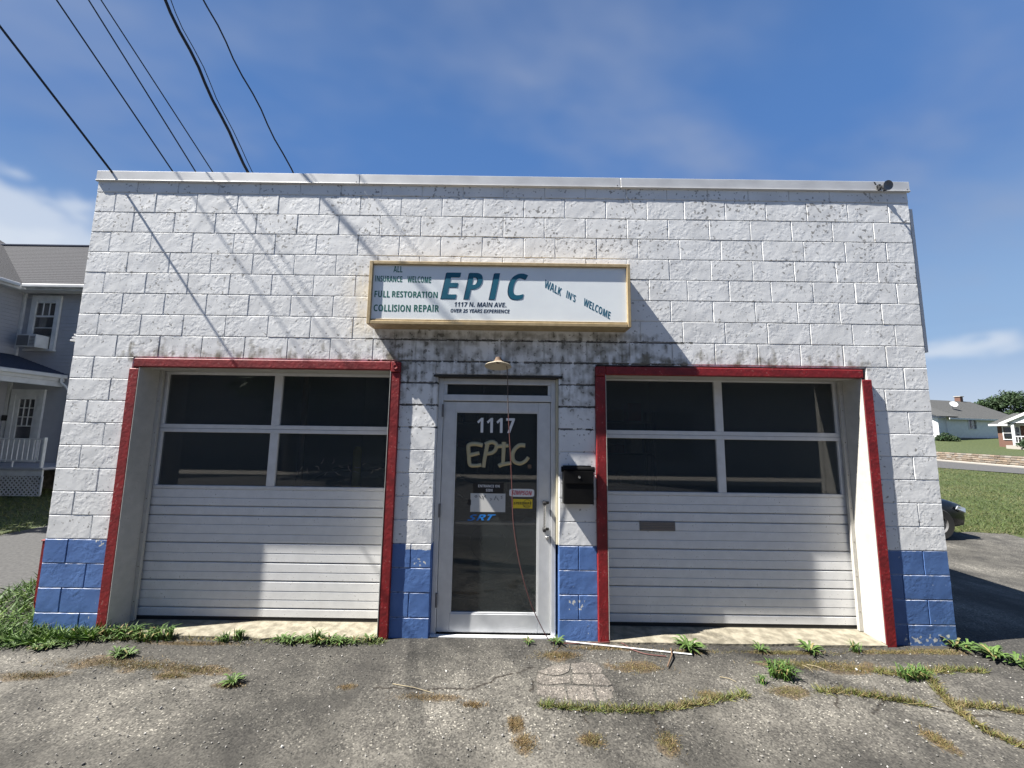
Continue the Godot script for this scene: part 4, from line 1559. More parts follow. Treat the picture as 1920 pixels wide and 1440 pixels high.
func make_wires() -> void:
	var W := [
		[V(-4.036, 4.342, 0.02), V(-8.503, 11.829, 3.703), 0.011, "lowest thick black cable ending at the corner of the coping"],
		[V(-4.281, 4.990, -0.91), V(-7.903, 12.294, 3.436), 0.0085, "thin black overhead wire, next to the lowest thick cable"],
		[V(-3.522, 4.616, -0.36), V(-7.516, 12.536, 3.295), 0.007, "thin black overhead wire, third counting up from the coping corner"],
		[V(-3.676, 4.908, -0.78), V(-7.620, 12.478, 3.375), 0.0065, "thin black overhead wire just below the heavy twisted cable"],
		[V(-3.041, 4.708, -0.50), V(-6.321, 13.060, 2.907), 0.016, "heavy twisted black overhead cable over the shop roof"],
		[V(-2.823, 5.046, -0.99), V(-6.354, 13.076, 3.176), 0.009, "wavy black overhead wire above the heavy twisted cable"]]
	for i in W.size():
		var a: Vector3 = W[i][0]
		var b: Vector3 = W[i][1]
		var e := a + (a - b).normalized() * (0.02 if i == 0 else (a.y - 4.36) / (b - a).normalized().y)
		if i == 1:
			e = a + (a - b).normalized() * 0.15
		var pts := []
		var n := 60
		for k in n + 1:
			var t := float(k) / n
			var p := e.lerp(b, t)
			p.y -= 0.10 * sin(PI * t) * (0.3 + t)
			if i >= 4:
				p += V(0.012 * sin(t * 90.0), 0.0, 0.010 * cos(t * 63.0)) * (1.0 if i == 5 else 0.8)
			pts.append(p - e)
		var mb := MB.new()
		mb.tube(pts, W[i][2], W[i][2], 6)
		if i == 4:
			var q := []
			for k in n + 1:
				var t := float(k) / n
				q.append(pts[k] + V(0.045 + 0.35 * smooth(0.25, 0.6, t) * t, 0.012, 0.02 * sin(t * 80.0)))
			mb.tube(q, 0.0045, 0.0045, 5)
		var o := one("overhead_wire", mb, M.wire_black, W[i][3], "wire", "overhead service wires")
		o.position = e
	var t := thing("wire_rack", "low iron rack behind the parapet that the wires end on", "rack", V(-3.4, 4.0, -1.1))
	cbox("post", V(-0.6, 0.0, -0.03), V(-0.54, 0.34, 0.03), M.rusty_iron, t)
	cbox("post", V(0.84, 0.0, -0.03), V(0.9, 0.34, 0.03), M.rusty_iron, t)
	cbox("rail", V(-0.6, 0.3405, -0.03), V(0.9, 0.37, 0.03), M.rusty_iron, t)
	t = thing("utility_pole", "tall wooden utility pole standing by the street", "pole", V(-8.3, land(-8.3, 3.6) - 0.05, 3.7))
	var pb := MB.new()
	pb.tube([V(0, 0, 0), V(0, 12.9, 0)], 0.17, 0.12, 12)
	put("shaft", pb, M.pole_wood, t)
	cbox("crossarm", V(-0.9, 12.3, -0.21), V(2.2, 12.42, -0.13), M.pole_wood, t, 0.01)


# ---------------------------------------------------------------- cars
func car(called: String, label: String, at: Vector3, turn: float, group := "") -> Node3D:
	var t := thing(called, label, "car", at, group)
	t.rotation.y = turn
	# x, lower edge, shoulder, top, half width
	var st := [[-2.22, 0.45, 0.62, 0.80, 0.66], [-2.12, 0.30, 0.68, 0.93, 0.80], [-1.75, 0.22, 0.72, 0.96, 0.87], [-1.1, 0.20, 0.74, 0.93, 0.89], [0.0, 0.20, 0.74, 0.92, 0.89], [0.85, 0.20, 0.74, 0.93, 0.89], [1.3, 0.20, 0.72, 0.88, 0.885], [1.75, 0.22, 0.68, 0.82, 0.86], [2.05, 0.24, 0.62, 0.74, 0.80], [2.20, 0.27, 0.55, 0.64, 0.68], [2.27, 0.32, 0.48, 0.54, 0.50]]
	var rows := []
	for s in st:
		var w: float = s[4]
		var half := [Vector2(w * 0.80, s[1]), Vector2(w * 0.97, s[1] + 0.06), Vector2(w, lerpf(s[1], s[2], 0.55)), Vector2(w * 0.985, s[2]), Vector2(w * 0.93, lerpf(s[2], s[3], 0.7)), Vector2(w * 0.80, s[3]), Vector2(w * 0.4, s[3] + 0.02)]
		var r := []
		for p in half:
			r.append(V(s[0], p.y, p.x))
		half.reverse()
		for p in half:
			r.append(V(s[0], p.y, -p.x))
		rows.append(r)
	var b := MB.new()
	car_skin(b, rows)
	for e in [0, -1]:
		var r: Array = rows[e]
		var m := V(st[e][0], 0.5 * (st[e][1] + st[e][3]), 0)
		for i in r.size():
			b.tri(m, r[i], r[(i + 1) % r.size()], V(-1.0 if e == 0 else 1.0, 0, 0))
	put("body", b, M.car_paint, t)
	# cabin
	var gs := [[-1.72, 0.93, 0.94, 0.74], [-1.15, 0.92, 1.27, 0.72], [-0.55, 0.92, 1.36, 0.72], [0.1, 0.92, 1.36, 0.72], [0.42, 0.92, 1.31, 0.72], [1.05, 0.92, 0.935, 0.74]]
	rows = []
	for s in gs:
		var w: float = s[3]
		var r := []
		for p in [Vector2(w * 1.05, s[1]), Vector2(w * 0.98, lerpf(s[1], s[2], 0.6)), Vector2(w * 0.80, s[2] - 0.02), Vector2(w * 0.5, s[2]), Vector2(-w * 0.5, s[2]), Vector2(-w * 0.80, s[2] - 0.02), Vector2(-w * 0.98, lerpf(s[1], s[2], 0.6)), Vector2(-w * 1.05, s[1])]:
			r.append(V(s[0], p.y, p.x))
		rows.append(r)
	b = MB.new()
	car_skin(b, rows, false)
	put("cabin_glass", b, M.black_plastic, t)
	b = MB.new()
	b.box(V(-0.37, 1.362, 0), V(1.3, 0.03, 1.16), 0.014)
	put("roof_panel", b, M.car_paint, t)
	for s in [-1, 1]:
		b = MB.new()
		b.tube([V(0.98, 0.96, 0.74 * s), V(0.40, 1.345, 0.60 * s), V(-0.4, 1.395, 0.59 * s), V(-1.1, 1.30, 0.60 * s), V(-1.7, 0.96, 0.74 * s)], 0.022, 0.022, 6)
		put("roof_rail", b, M.bright_metal, t)
		b = MB.new()
		b.box(V(0.78, 0.98, 0.93 * s), V(0.12, 0.11, 0.16), 0.03)
		put("wing_mirror", b, M.car_paint, t)
		b = MB.new()
		b.slab([V(2.07, 0.64, 0.795 * s), V(1.86, 0.70, 0.852 * s), V(1.80, 0.64, 0.872 * s), V(2.02, 0.56, 0.835 * s)], V(0.012, 0.012, 0.02 * s))
		put("headlight", b, M.headlamp, t)
		for x in [-1.38, 1.42]:
			b = MB.new()
			b.lathe([Vector2(0.19, 0.09), Vector2(0.30, 0.10), Vector2(0.325, 0.07), Vector2(0.325, -0.07), Vector2(0.30, -0.10), Vector2(0.19, -0.09)], 28, Transform3D(Basis(Vector3.RIGHT, PI / 2), V(x, 0.325, 0.80 * s)))
			var wh := put("wheel", b, M.dark_rubber, t)
			b = MB.new()
			b.lathe([Vector2(0, 0.07), Vector2(0.05, 0.075), Vector2(0.17, 0.06), Vector2(0.195, 0.085), Vector2(0.195, -0.085), Vector2(0.0, -0.07)], 20, Transform3D(Basis(Vector3.RIGHT, PI / 2), V(x, 0.325, 0.80 * s)))
			put("rim", b, M.grey_metal, wh)
	b = MB.new()
	b.box(V(2.235, 0.44, 0), V(0.08, 0.14, 0.7), 0.02)
	put("grille", b, M.black_plastic, t)
	return t


func car_skin(b: MB, rows: Array, closed := true) -> void:
	var C: int = rows[0].size()
	var nn := []
	for i in rows.size():
		var m := Vector3.ZERO
		for p in rows[i]:
			m += p / C
		var r := []
		for j in C:
			var du: Vector3 = rows[i][(j + 1) % C] - rows[i][(j - 1 + C) % C]
			var dv: Vector3 = rows[mini(i + 1, rows.size() - 1)][j] - rows[maxi(i - 1, 0)][j]
			var k := du.cross(dv).normalized()
			if k.dot(rows[i][j] - m) < 0.0:
				k = -k
			r.append(k)
		nn.append(r)
	for i in rows.size() - 1:
		for j in (C if closed else C - 1):
			var k := (j + 1) % C
			b.stri(rows[i][j], rows[i][k], rows[i + 1][k], nn[i][j], nn[i][k], nn[i + 1][k])
			b.stri(rows[i][j], rows[i + 1][k], rows[i + 1][j], nn[i][j], nn[i + 1][k], nn[i + 1][j])


# ---------------------------------------------------------------- the house on the left
# lapped boards or shingle courses on a plane: foot of the slope at o, u along, w up the slope, n outward
func lapped(o: Vector3, u: Vector3, w: Vector3, n: Vector3, pitch: float, lip: float) -> MB:
	var b := MB.new()
	var L := w.length()
	var k := int(ceil(L / pitch))
	var wd := w / L
	for i in k:
		var a := o + wd * (i * pitch)
		var c := o + wd * minf((i + 1) * pitch, L)
		b.q(a + n * lip, a + u + n * lip, c + u + n * 0.001, c + n * 0.001, n)
		b.q(a, a + u, a + u + n * lip, a + n * lip, -wd)
	return b


func make_left_house() -> void:
	var zw := -8.7
	var h := thing("grey_house", "grey sided two storey house with dark shingle roof and porch", "house", V(-15, -0.1, zw))
	var o := -h.position
	# main wall and the wing that comes forward
	var m: MeshInstance3D
	var holes := [[-15.37 + o.x, -14.60 + o.x, 0.70 + o.y, 2.77 + o.y], [-15.37 + o.x, -14.60 + o.x, 4.20 + o.y, 5.78 + o.y]]
	holed_wall("front_wall", h, V(-15.71, 0.46, zw - 0.2) + o, V(-8.0, 6.1, zw - 0.02) + o, holes, M.siding, 0.115)
	cbox("lower_wall", V(-15.71, -0.3, zw - 0.2) + o, V(-8.0, 0.4595, zw - 0.02) + o, M.field_stone, h, 0.0)
	cbox("back_wall", V(-22.0, -0.1, zw - 5.0) + o, V(-8.0, 6.1, zw - 4.8) + o, M.siding, h, 0.0)
	cbox("end_wall", V(-8.2, -0.1, zw - 4.7995) + o, V(-8.0, 6.1, zw - 0.2005) + o, M.siding, h, 0.0)
	cbox("end_wall", V(-16.0, -0.1, zw - 4.7995) + o, V(-15.71, 6.1, zw - 0.2005) + o, M.siding, h, 0.0)
	cbox("inner_floor", V(-15.7, 3.1, zw - 4.79) + o, V(-8.21, 3.3, zw - 0.201) + o, M.interior, h, 0.0)
	cbox("ceiling", V(-15.7, 5.95, zw - 4.79) + o, V(-8.21, 6.05, zw - 0.201) + o, M.interior, h, 0.0)
	cbox("wing_core", V(-22.0, -0.1, zw) + o, V(-15.715, 6.1, -2.0) + o, M.siding, h, 0.0)
	m = put("wing_siding", lapped(V(-15.71, 0.46, zw - 0.02) + o, V(0, 0, 6.7), V(0, 5.6, 0), V(1, 0, 0), 0.115, 0.016), M.siding, h)
	m.set_meta("kind", "stuff")
	cbox("foundation", V(-15.6, -0.3, zw - 0.019) + o, V(-8.0, 0.455, zw + 0.05) + o, M.field_stone, h, 0.0)
	cbox("corner_board", V(-15.69, 0.46, zw - 0.01) + o, V(-15.60, 6.05, zw + 0.045) + o, M.trim_white, h)
	# roofs
	var sl := V(0, 2.5, -2.6)
	var nr := V(0, 2.6, 2.5).normalized()
	m = put("roof", lapped(V(-21.0, 6.16, zw + 0.42) + o, V(14.0, 0, 0), sl, nr, 0.14, 0.006), M.shingle, h)
	cbox("ridge_cap", V(-21.0, 8.62, zw - 2.30) + o, V(-7.0, 8.70, zw - 2.10) + o, M.navy_shingle, h, 0.02)
	var bs := MB.new()
	bs.slab([V(-21, 8.64, zw - 2.18) + o, V(-7, 8.64, zw - 2.18) + o, V(-7, 6.1, zw - 5.0) + o, V(-21, 6.1, zw - 5.0) + o], V(0, 0.05, -0.05))
	put("rear_roof", bs, M.shingle, h)
	var wl := V(-5.2, 3.0, 0)
	var wn := V(3.0, 5.2, 0).normalized()
	put("wing_roof", lapped(V(-15.28, 6.17, zw - 2.6) + o, V(0, 0, 9.6), wl, wn, 0.14, 0.006), M.shingle, h)
	# eaves
	cbox("soffit", V(-15.3, 6.02, zw + 0.02) + o, V(-7.8, 6.08, zw + 0.40) + o, M.trim_white, h)
	cbox("fascia", V(-15.3, 6.0, zw + 0.4005) + o, V(-7.8, 6.14, zw + 0.425) + o, M.trim_white, h)
	cbox("gutter", V(-15.2, 6.06, zw + 0.426) + o, V(-7.8, 6.17, zw + 0.53) + o, M.trim_white, h, 0.02)
	cbox("wing_soffit", V(-15.69, 6.02, zw + 0.0) + o, V(-15.3, 6.08, -2.0) + o, M.trim_white, h)
	cbox("wing_fascia", V(-15.2995, 6.0, zw + 0.43) + o, V(-15.275, 6.14, -2.0) + o, M.trim_white, h)
	cbox("wing_gutter", V(-15.274, 6.06, zw + 0.54) + o, V(-15.17, 6.17, -2.0) + o, M.trim_white, h, 0.02)
	# upper window
	var w := Node3D.new()
	w.name = "window"
	h.add_child(w, true)
	var x0 := -15.36
	var x1 := -14.44
	cbox("casing", V(x0, 4.20, zw) + o, V(x0 + 0.16, 5.95, zw + 0.06) + o, M.trim_white, w)
	cbox("casing", V(x1 - 0.14, 4.20, zw) + o, V(x1, 5.95, zw + 0.06) + o, M.trim_white, w)
	cbox("casing", V(x0 + 0.1605, 5.78, zw) + o, V(x1 - 0.1405, 5.95, zw + 0.06) + o, M.trim_white, w)
	cbox("casing", V(x0 - 0.02, 4.14, zw) + o, V(x1 + 0.02, 4.1995, zw + 0.09) + o, M.trim_white, w)
	cbox("curtain", V(x0 + 0.17, 4.95, zw - 0.10) + o, V(x0 + 0.40, 5.77, zw - 0.08) + o, M.curtain, w, 0.0)
	cbox("sash_rail", V(x0 + 0.161, 5.24, zw + 0.012) + o, V(x1 - 0.141, 5.30, zw + 0.04) + o, M.trim_white, w)
	cbox("sash_rail", V(x0 + 0.161, 5.70, zw + 0.012) + o, V(x1 - 0.141, 5.779, zw + 0.04) + o, M.trim_white, w)
	cbox("sash_rail", V(x0 + 0.161, 4.88, zw + 0.014) + o, V(x1 - 0.141, 4.91, zw + 0.03) + o, M.trim_white, w)
	for k in 2:
		var x := lerpf(x0 + 0.16, x1 - 0.14, (k + 1) / 3.0)
		cbox("muntin", V(x - 0.013, 5.3005, zw + 0.012) + o, V(x + 0.013, 5.6995, zw + 0.036) + o, M.trim_white, w)
	cbox("pane", V(x0 + 0.161, 5.301, zw + 0.016) + o, V(x1 - 0.141, 5.699, zw + 0.019) + o, M.house_glass, w, 0.0)
	cbox("pane", V(x0 + 0.161, 4.65, zw + 0.015) + o, V(x1 - 0.141, 5.2395, zw + 0.018) + o, M.house_glass, w, 0.0)
	var a := thing("window_air_conditioner", "boxy window air conditioner set in the upper house window", "air conditioner", V(-14.93, 4.205, zw + 0.035))
	cbox("case", V(-0.30, 0.0, -0.0), V(0.30, 0.40, 0.36), M.trim_white, a, 0.01)
	cbox("grille", V(-0.27, 0.04, 0.3605), V(0.08, 0.36, 0.37), M.grey_metal, a, 0.003)
	for k in 7:
		cbox("louvre", V(0.11, 0.05 + k * 0.045, 0.3605), V(0.27, 0.07 + k * 0.045, 0.372), M.grey_metal, a, 0.003)
	# porch door
	var pd := Node3D.new()
	pd.name = "porch_door"
	h.add_child(pd, true)
	cbox("casing", V(-15.53, 0.70, zw) + o, V(-15.38, 2.93, zw + 0.06) + o, M.trim_white, pd)
	cbox("casing", V(-14.66, 0.70, zw) + o, V(-14.50, 2.93, zw + 0.06) + o, M.trim_white, pd)
	cbox("casing", V(-15.3795, 2.76, zw) + o, V(-14.6605, 2.93, zw + 0.06) + o, M.trim_white, pd)
	cbox("leaf", V(-15.379, 0.70, zw) + o, V(-14.661, 1.38, zw + 0.04) + o, M.trim_white, pd)
	cbox("leaf_stile", V(-15.379, 1.3805, zw) + o, V(-15.26, 2.7595, zw + 0.04) + o, M.trim_white, pd)
	cbox("leaf_stile", V(-14.78, 1.3805, zw) + o, V(-14.661, 2.7595, zw + 0.04) + o, M.trim_white, pd)
	cbox("leaf_rail", V(-15.2595, 2.62, zw) + o, V(-14.7805, 2.7595, zw + 0.04) + o, M.trim_white, pd)
	for k in 2:
		var x := lerpf(-15.26, -14.78, (k + 1) / 3.0)
		cbox("muntin", V(x - 0.012, 1.78, zw + 0.012) + o, V(x + 0.012, 2.6195, zw + 0.034) + o, M.trim_white, pd)
	for k in 3:
		cbox("muntin", V(-15.2595, 1.78 + 0.28 * k, zw + 0.010) + o, V(-14.7805, 1.81 + 0.28 * k, zw + 0.030) + o, M.trim_white, pd)
	cbox("pane", V(-15.2595, 1.3805, zw + 0.005) + o, V(-14.7805, 2.6195, zw + 0.008) + o, M.house_glass, pd, 0.0)
	# porch: deck, lattice, railing, roof
	var p := Node3D.new()
	p.name = "porch"
	h.add_child(p, true)
	cbox("deck", V(-19.0, 0.64, zw + 0.06) + o, V(-12.46, 0.70, -7.12) + o, M.siding, p)
	cbox("deck_fascia", V(-19.0, 0.47, -7.20) + o, V(-12.50, 0.6395, -7.16) + o, M.trim_white, p)
	var x := -14.6
	while x < -12.5:
		for s in [-1, 1]:
			var c0 := V(x, -0.02, -7.18 + 0.008 * s)
			var len := 0.48
			var xa := x
			var xb: float = x + s * len
			var ya := -0.02
			var yb := 0.46
			if xb > -12.52:
				yb = ya + (-12.52 - xa)
				xb = -12.52
			if yb - ya > 0.05:
				var sb := MB.new()
				sb.bar(V(xa, ya, -7.18 + 0.008 * s) + o, V(xb, yb, -7.18 + 0.008 * s) + o, 0.034, 0.008, 0.0, V(0, 0, 1))
				put("lattice_slat", sb, M.trim_white, p)
		x += 0.12
	for k in 3:
		var xs := -12.52 - 0.12 * (k + 1)
		var sb := MB.new()
		sb.bar(V(-12.52, -0.02 + 0.46 - 0.12 * (3 - k) - 0.02, -7.172) + o, V(-12.52 - (0.48 - (0.46 - 0.12 * (3 - k) - 0.02)), 0.46, -7.172) + o, 0.034, 0.008, 0.0, V(0, 0, 1))
		put("lattice_slat", sb, M.trim_white, p)
	cbox("lattice_frame", V(-19.0, -0.05, -7.20) + o, V(-12.50, -0.0205, -7.16) + o, M.trim_white, p)
	cbox("lattice_frame", V(-12.52, -0.02, -7.20) + o, V(-12.48, 0.4695, -7.16) + o, M.trim_white, p)
	cbox("railing_top", V(-19.0, 1.43, -7.18) + o, V(-12.52, 1.47, -7.13) + o, M.trim_white, p)
	cbox("railing_bottom", V(-19.0, 0.865, -7.17) + o, V(-12.52, 0.895, -7.14) + o, M.trim_white, p)
	x = -14.5
	while x < -12.5:
		cbox("baluster", V(x - 0.012, 0.8955, -7.167) + o, V(x + 0.012, 1.4295, -7.143) + o, M.trim_white, p)
		x += 0.14
	cbox("railing_post", V(-12.56, 0.7005, -7.19) + o, V(-12.515, 1.50, -7.12) + o, M.trim_white, p)
	cbox("railing_foot", V(-13.34, 0.7005, -7.17) + o, V(-13.31, 0.8645, -7.14) + o, M.trim_white, p)
	var pw := V(-1.72, 0.60, 0)
	put("porch_roof", lapped(V(-13.93, 3.40, zw) + o, V(0, 0, 4.6), pw, V(0.60, 1.72, 0).normalized(), 0.14, 0.012), M.navy_shingle, p)
	cbox("porch_soffit", V(-15.6, 3.18, zw + 0.02) + o, V(-14.1, 3.22, -4.1) + o, M.trim_white, p)
	cbox("porch_beam", V(-14.16, 3.02, zw + 0.02) + o, V(-14.02, 3.1795, -4.1) + o, M.trim_white, p)
	cbox("porch_fascia", V(-14.0995, 3.18, zw + 0.02) + o, V(-13.98, 3.37, -4.1) + o, M.trim_white, p)
	cbox("porch_gutter", V(-13.9795, 3.27, zw + 0.02) + o, V(-13.88, 3.39, -4.1) + o, M.trim_white, p, 0.02)
	var db := MB.new()
	db.tube([V(-13.92, 3.28, zw + 0.16), V(-13.92, 3.15, zw + 0.16), V(-13.80, 3.02, zw + 0.12), V(-13.74, 2.9, zw + 0.08), V(-13.74, 0.1, zw + 0.08)].map(func(q): return q + o), 0.035, 0.035, 8)
	put("downspout", db, M.trim_white, p)
	cbox("porch_post", V(-14.15, 0.7005, -4.3) + o, V(-14.03, 3.0195, -4.18) + o, M.trim_white, p)
	cbox("porch_lamp", V(-15.66, 1.95, zw + 0.0) + o, V(-15.58, 2.12, zw + 0.1) + o, M.black_plastic, p)
	tree("shade_tree", "broad leafy tree standing on the grass beside the grey house", V(-14.9, -0.1, -3.4), 7.6, 3.0, 1500, 7, Color(0.035, 0.075, 0.016))


# ---------------------------------------------------------------- trees
var clump: ArrayMesh


func leaf_clump() -> ArrayMesh:
	if clump == null:
		var r := RandomNumberGenerator.new()
		r.seed = 9
		var b := MB.new()
		for i in 9:
			var p := V(r.randfn(0, 0.32), r.randfn(0, 0.28), r.randfn(0, 0.32))
			var u := V(r.randf_range(-1, 1), r.randf_range(-0.6, 0.6), r.randf_range(-1, 1)).normalized()
			var w := u.cross(V(r.randf_range(-1, 1), r.randf_range(-1, 1), r.randf_range(-1, 1))).normalized()
			var n := u.cross(w)
			var s := r.randf_range(0.22, 0.4)
			b.tri(p - u * s, p + w * s * 0.45, p + u * s, n)
			b.tri(p - u * s, p + u * s, p - w * s * 0.45 + n * 0.05, n)
		clump = b.mesh()
	return clump


func tree(called: String, label: String, at: Vector3, high: float, rad: float, count: int, sd: int, tint: Color, group := "", cone := false) -> Node3D:
	var t := thing(called, label, "tree", at, group)
	var r := RandomNumberGenerator.new()
	r.seed = sd
	var b := MB.new()
	var top := V(r.randf_range(-0.3, 0.3), high * 0.8, r.randf_range(-0.3, 0.3))
	b.tube([V(0, -0.2, 0), V(0.05, high * 0.3, 0.05), top], rad * 0.075 + 0.05, 0.04, 8)
	put("trunk", b, M.bark, t)
	var blobs := []
	var nb := 9 if not cone else 7
	for i in nb:
		var a := TAU * i / nb + r.randf_range(-0.4, 0.4)
		var y := r.randf_range(0.42, 0.86) * high
		var d := rad * r.randf_range(0.3, 0.68) * (1.2 - y / high if cone else 1.0)
		blobs.append([V(cos(a) * d, y, sin(a) * d), rad * r.randf_range(0.34, 0.55)])
		if i < 6:
			b = MB.new()
			b.tube([V(0, y * 0.55, 0), V(cos(a) * d * 0.5, y * 0.75, sin(a) * d * 0.5), blobs[-1][0]], 0.05 + rad * 0.015, 0.015, 6)
			put("limb", b, M.bark, t)
	blobs.append([V(0, high * 0.84, 0), rad * 0.45])
	var cb := Leaves.new(leaf_clump())
	for i in count:
		var bl: Array = blobs[r.randi() % blobs.size()]
		var d: Vector3 = V(r.randfn(0, 1), r.randfn(0, 1), r.randfn(0, 1)).normalized() * pow(r.randf(), 0.4) * bl[1]
		var s := r.randf_range(0.55, 1.0) * clampf(rad * 0.28, 0.35, 1.1)
		var k := r.randf_range(0.6, 1.35)
		cb.add(Transform3D(Basis.from_euler(V(r.randf() * TAU, r.randf() * TAU, r.randf() * TAU)).scaled(V(s, s, s)), bl[0] + d), Color(tint.r * k, tint.g * k, tint.b * k))
	cb.place("crown", M.blade, t)
	return t


# a wall in the xy plane with openings: holes are [x0, x1, y0, y1]
func holed_wall(called: String, h: Node3D, a: Vector3, b: Vector3, holes: Array, m: Material, lap := 0.0) -> void:
	var xs := [a.x, b.x]
	for q in holes:
		for k in 2:
			if not q[k] in xs:
				xs.append(q[k])
	xs.sort()
	for i in xs.size() - 1:
		var x0: float = xs[i]
		var x1: float = xs[i + 1]
		var ys := [[a.y, b.y]]
		for q in holes:
			if q[0] < (x0 + x1) * 0.5 and q[1] > (x0 + x1) * 0.5:
				var nw := []
				for s in ys:
					if q[2] > s[0] and q[3] < s[1]:
						nw.append([s[0], q[2]]); nw.append([q[3], s[1]])
					else:
						nw.append(s)
				ys = nw
		for s in ys:
			cbox(called, V(x0, s[0], a.z), V(x1, s[1], b.z), m, h, 0.0)
			if lap > 0.0:
				var o := put("siding", lapped(V(x0, s[0], b.z + 0.001), V(x1 - x0, 0, 0), V(0, s[1] - s[0], 0), V(0, 0, 1), lap, 0.015), m, h)
				o.set_meta("kind", "stuff")


# a plain gabled house: ridge along its own x axis
func gable_house(h: Node3D, sx: float, sz: float, eave: float, rise: float, wall: Material, roof: Material, holes := []) -> void:
	holed_wall("front_wall", h, V(-sx / 2, -0.6, sz / 2 - 0.2), V(sx / 2, eave, sz / 2), holes, wall)
	cbox("back_wall", V(-sx / 2, -0.6, -sz / 2), V(sx / 2, eave, -sz / 2 + 0.2), wall, h, 0.0)
	for s in [-1, 1]:
		cbox("end_wall", V((sx / 2 - 0.2) * s, -0.6, -sz / 2 + 0.2005), V(sx / 2 * s, eave, sz / 2 - 0.2005), wall, h, 0.0)
	for s in [-1, 1]:
		var b := MB.new()
		b.slab([V(sx / 2 * s, eave, -sz / 2), V(sx / 2 * s, eave, sz / 2), V(sx / 2 * s, eave + rise * 0.97, 0)], V(-0.05 * s, 0, 0))
		put("gable", b, wall, h)
		var ov := 0.45
		var dr := rise / (sz / 2)
		var foot := V(-sx / 2 - 0.35, eave - ov * dr + 0.06, (sz / 2 + ov) * s)
		var up := V(0, rise + ov * dr, -(sz / 2 + ov) * s)
		put("roof", lapped(foot, V(sx + 0.7, 0, 0), up, V(0, absf(up.z), up.y * s).normalized(), 0.25, 0.012), roof, h)
		cbox("eave_board", V(-sx / 2 - 0.35, eave - ov * dr - 0.12, (sz / 2 + ov) * s - 0.03), V(sx / 2 + 0.35, eave - ov * dr + 0.05, (sz / 2 + ov) * s + 0.03), M.trim_white, h)


func house_window(h: Node3D, p: Vector3, w: float, hh: float, split := 1) -> void:
	var f := Node3D.new()
	f.name = "window"
	h.add_child(f, true)
	cbox("pane", p + V(-w / 2, 0, -0.05), p + V(w / 2, hh, -0.044), M.house_glass, f, 0.0)
	cbox("frame", p + V(-w / 2 - 0.07, -0.07, 0.0), p + V(-w / 2 - 0.0005, hh + 0.07, 0.05), M.trim_white, f)
	cbox("frame", p + V(w / 2 + 0.0005, -0.07, 0.0), p + V(w / 2 + 0.07, hh + 0.07, 0.05), M.trim_white, f)
	cbox("frame", p + V(-w / 2, hh + 0.0005, 0.0), p + V(w / 2, hh + 0.07, 0.05), M.trim_white, f)
	cbox("sill", p + V(-w / 2, -0.07, 0.0), p + V(w / 2, -0.0005, 0.07), M.trim_white, f)
	cbox("meeting_rail", p + V(-w / 2, hh * 0.5 - 0.02, 0.027), p + V(w / 2, hh * 0.5 + 0.02, 0.045), M.trim_white, f)
	for k in split - 1:
		var x := lerpf(-w / 2, w / 2, (k + 1.0) / split)
		cbox("mullion", p + V(x - 0.04, 0, 0.027), p + V(x + 0.04, hh, 0.05), M.trim_white, f)


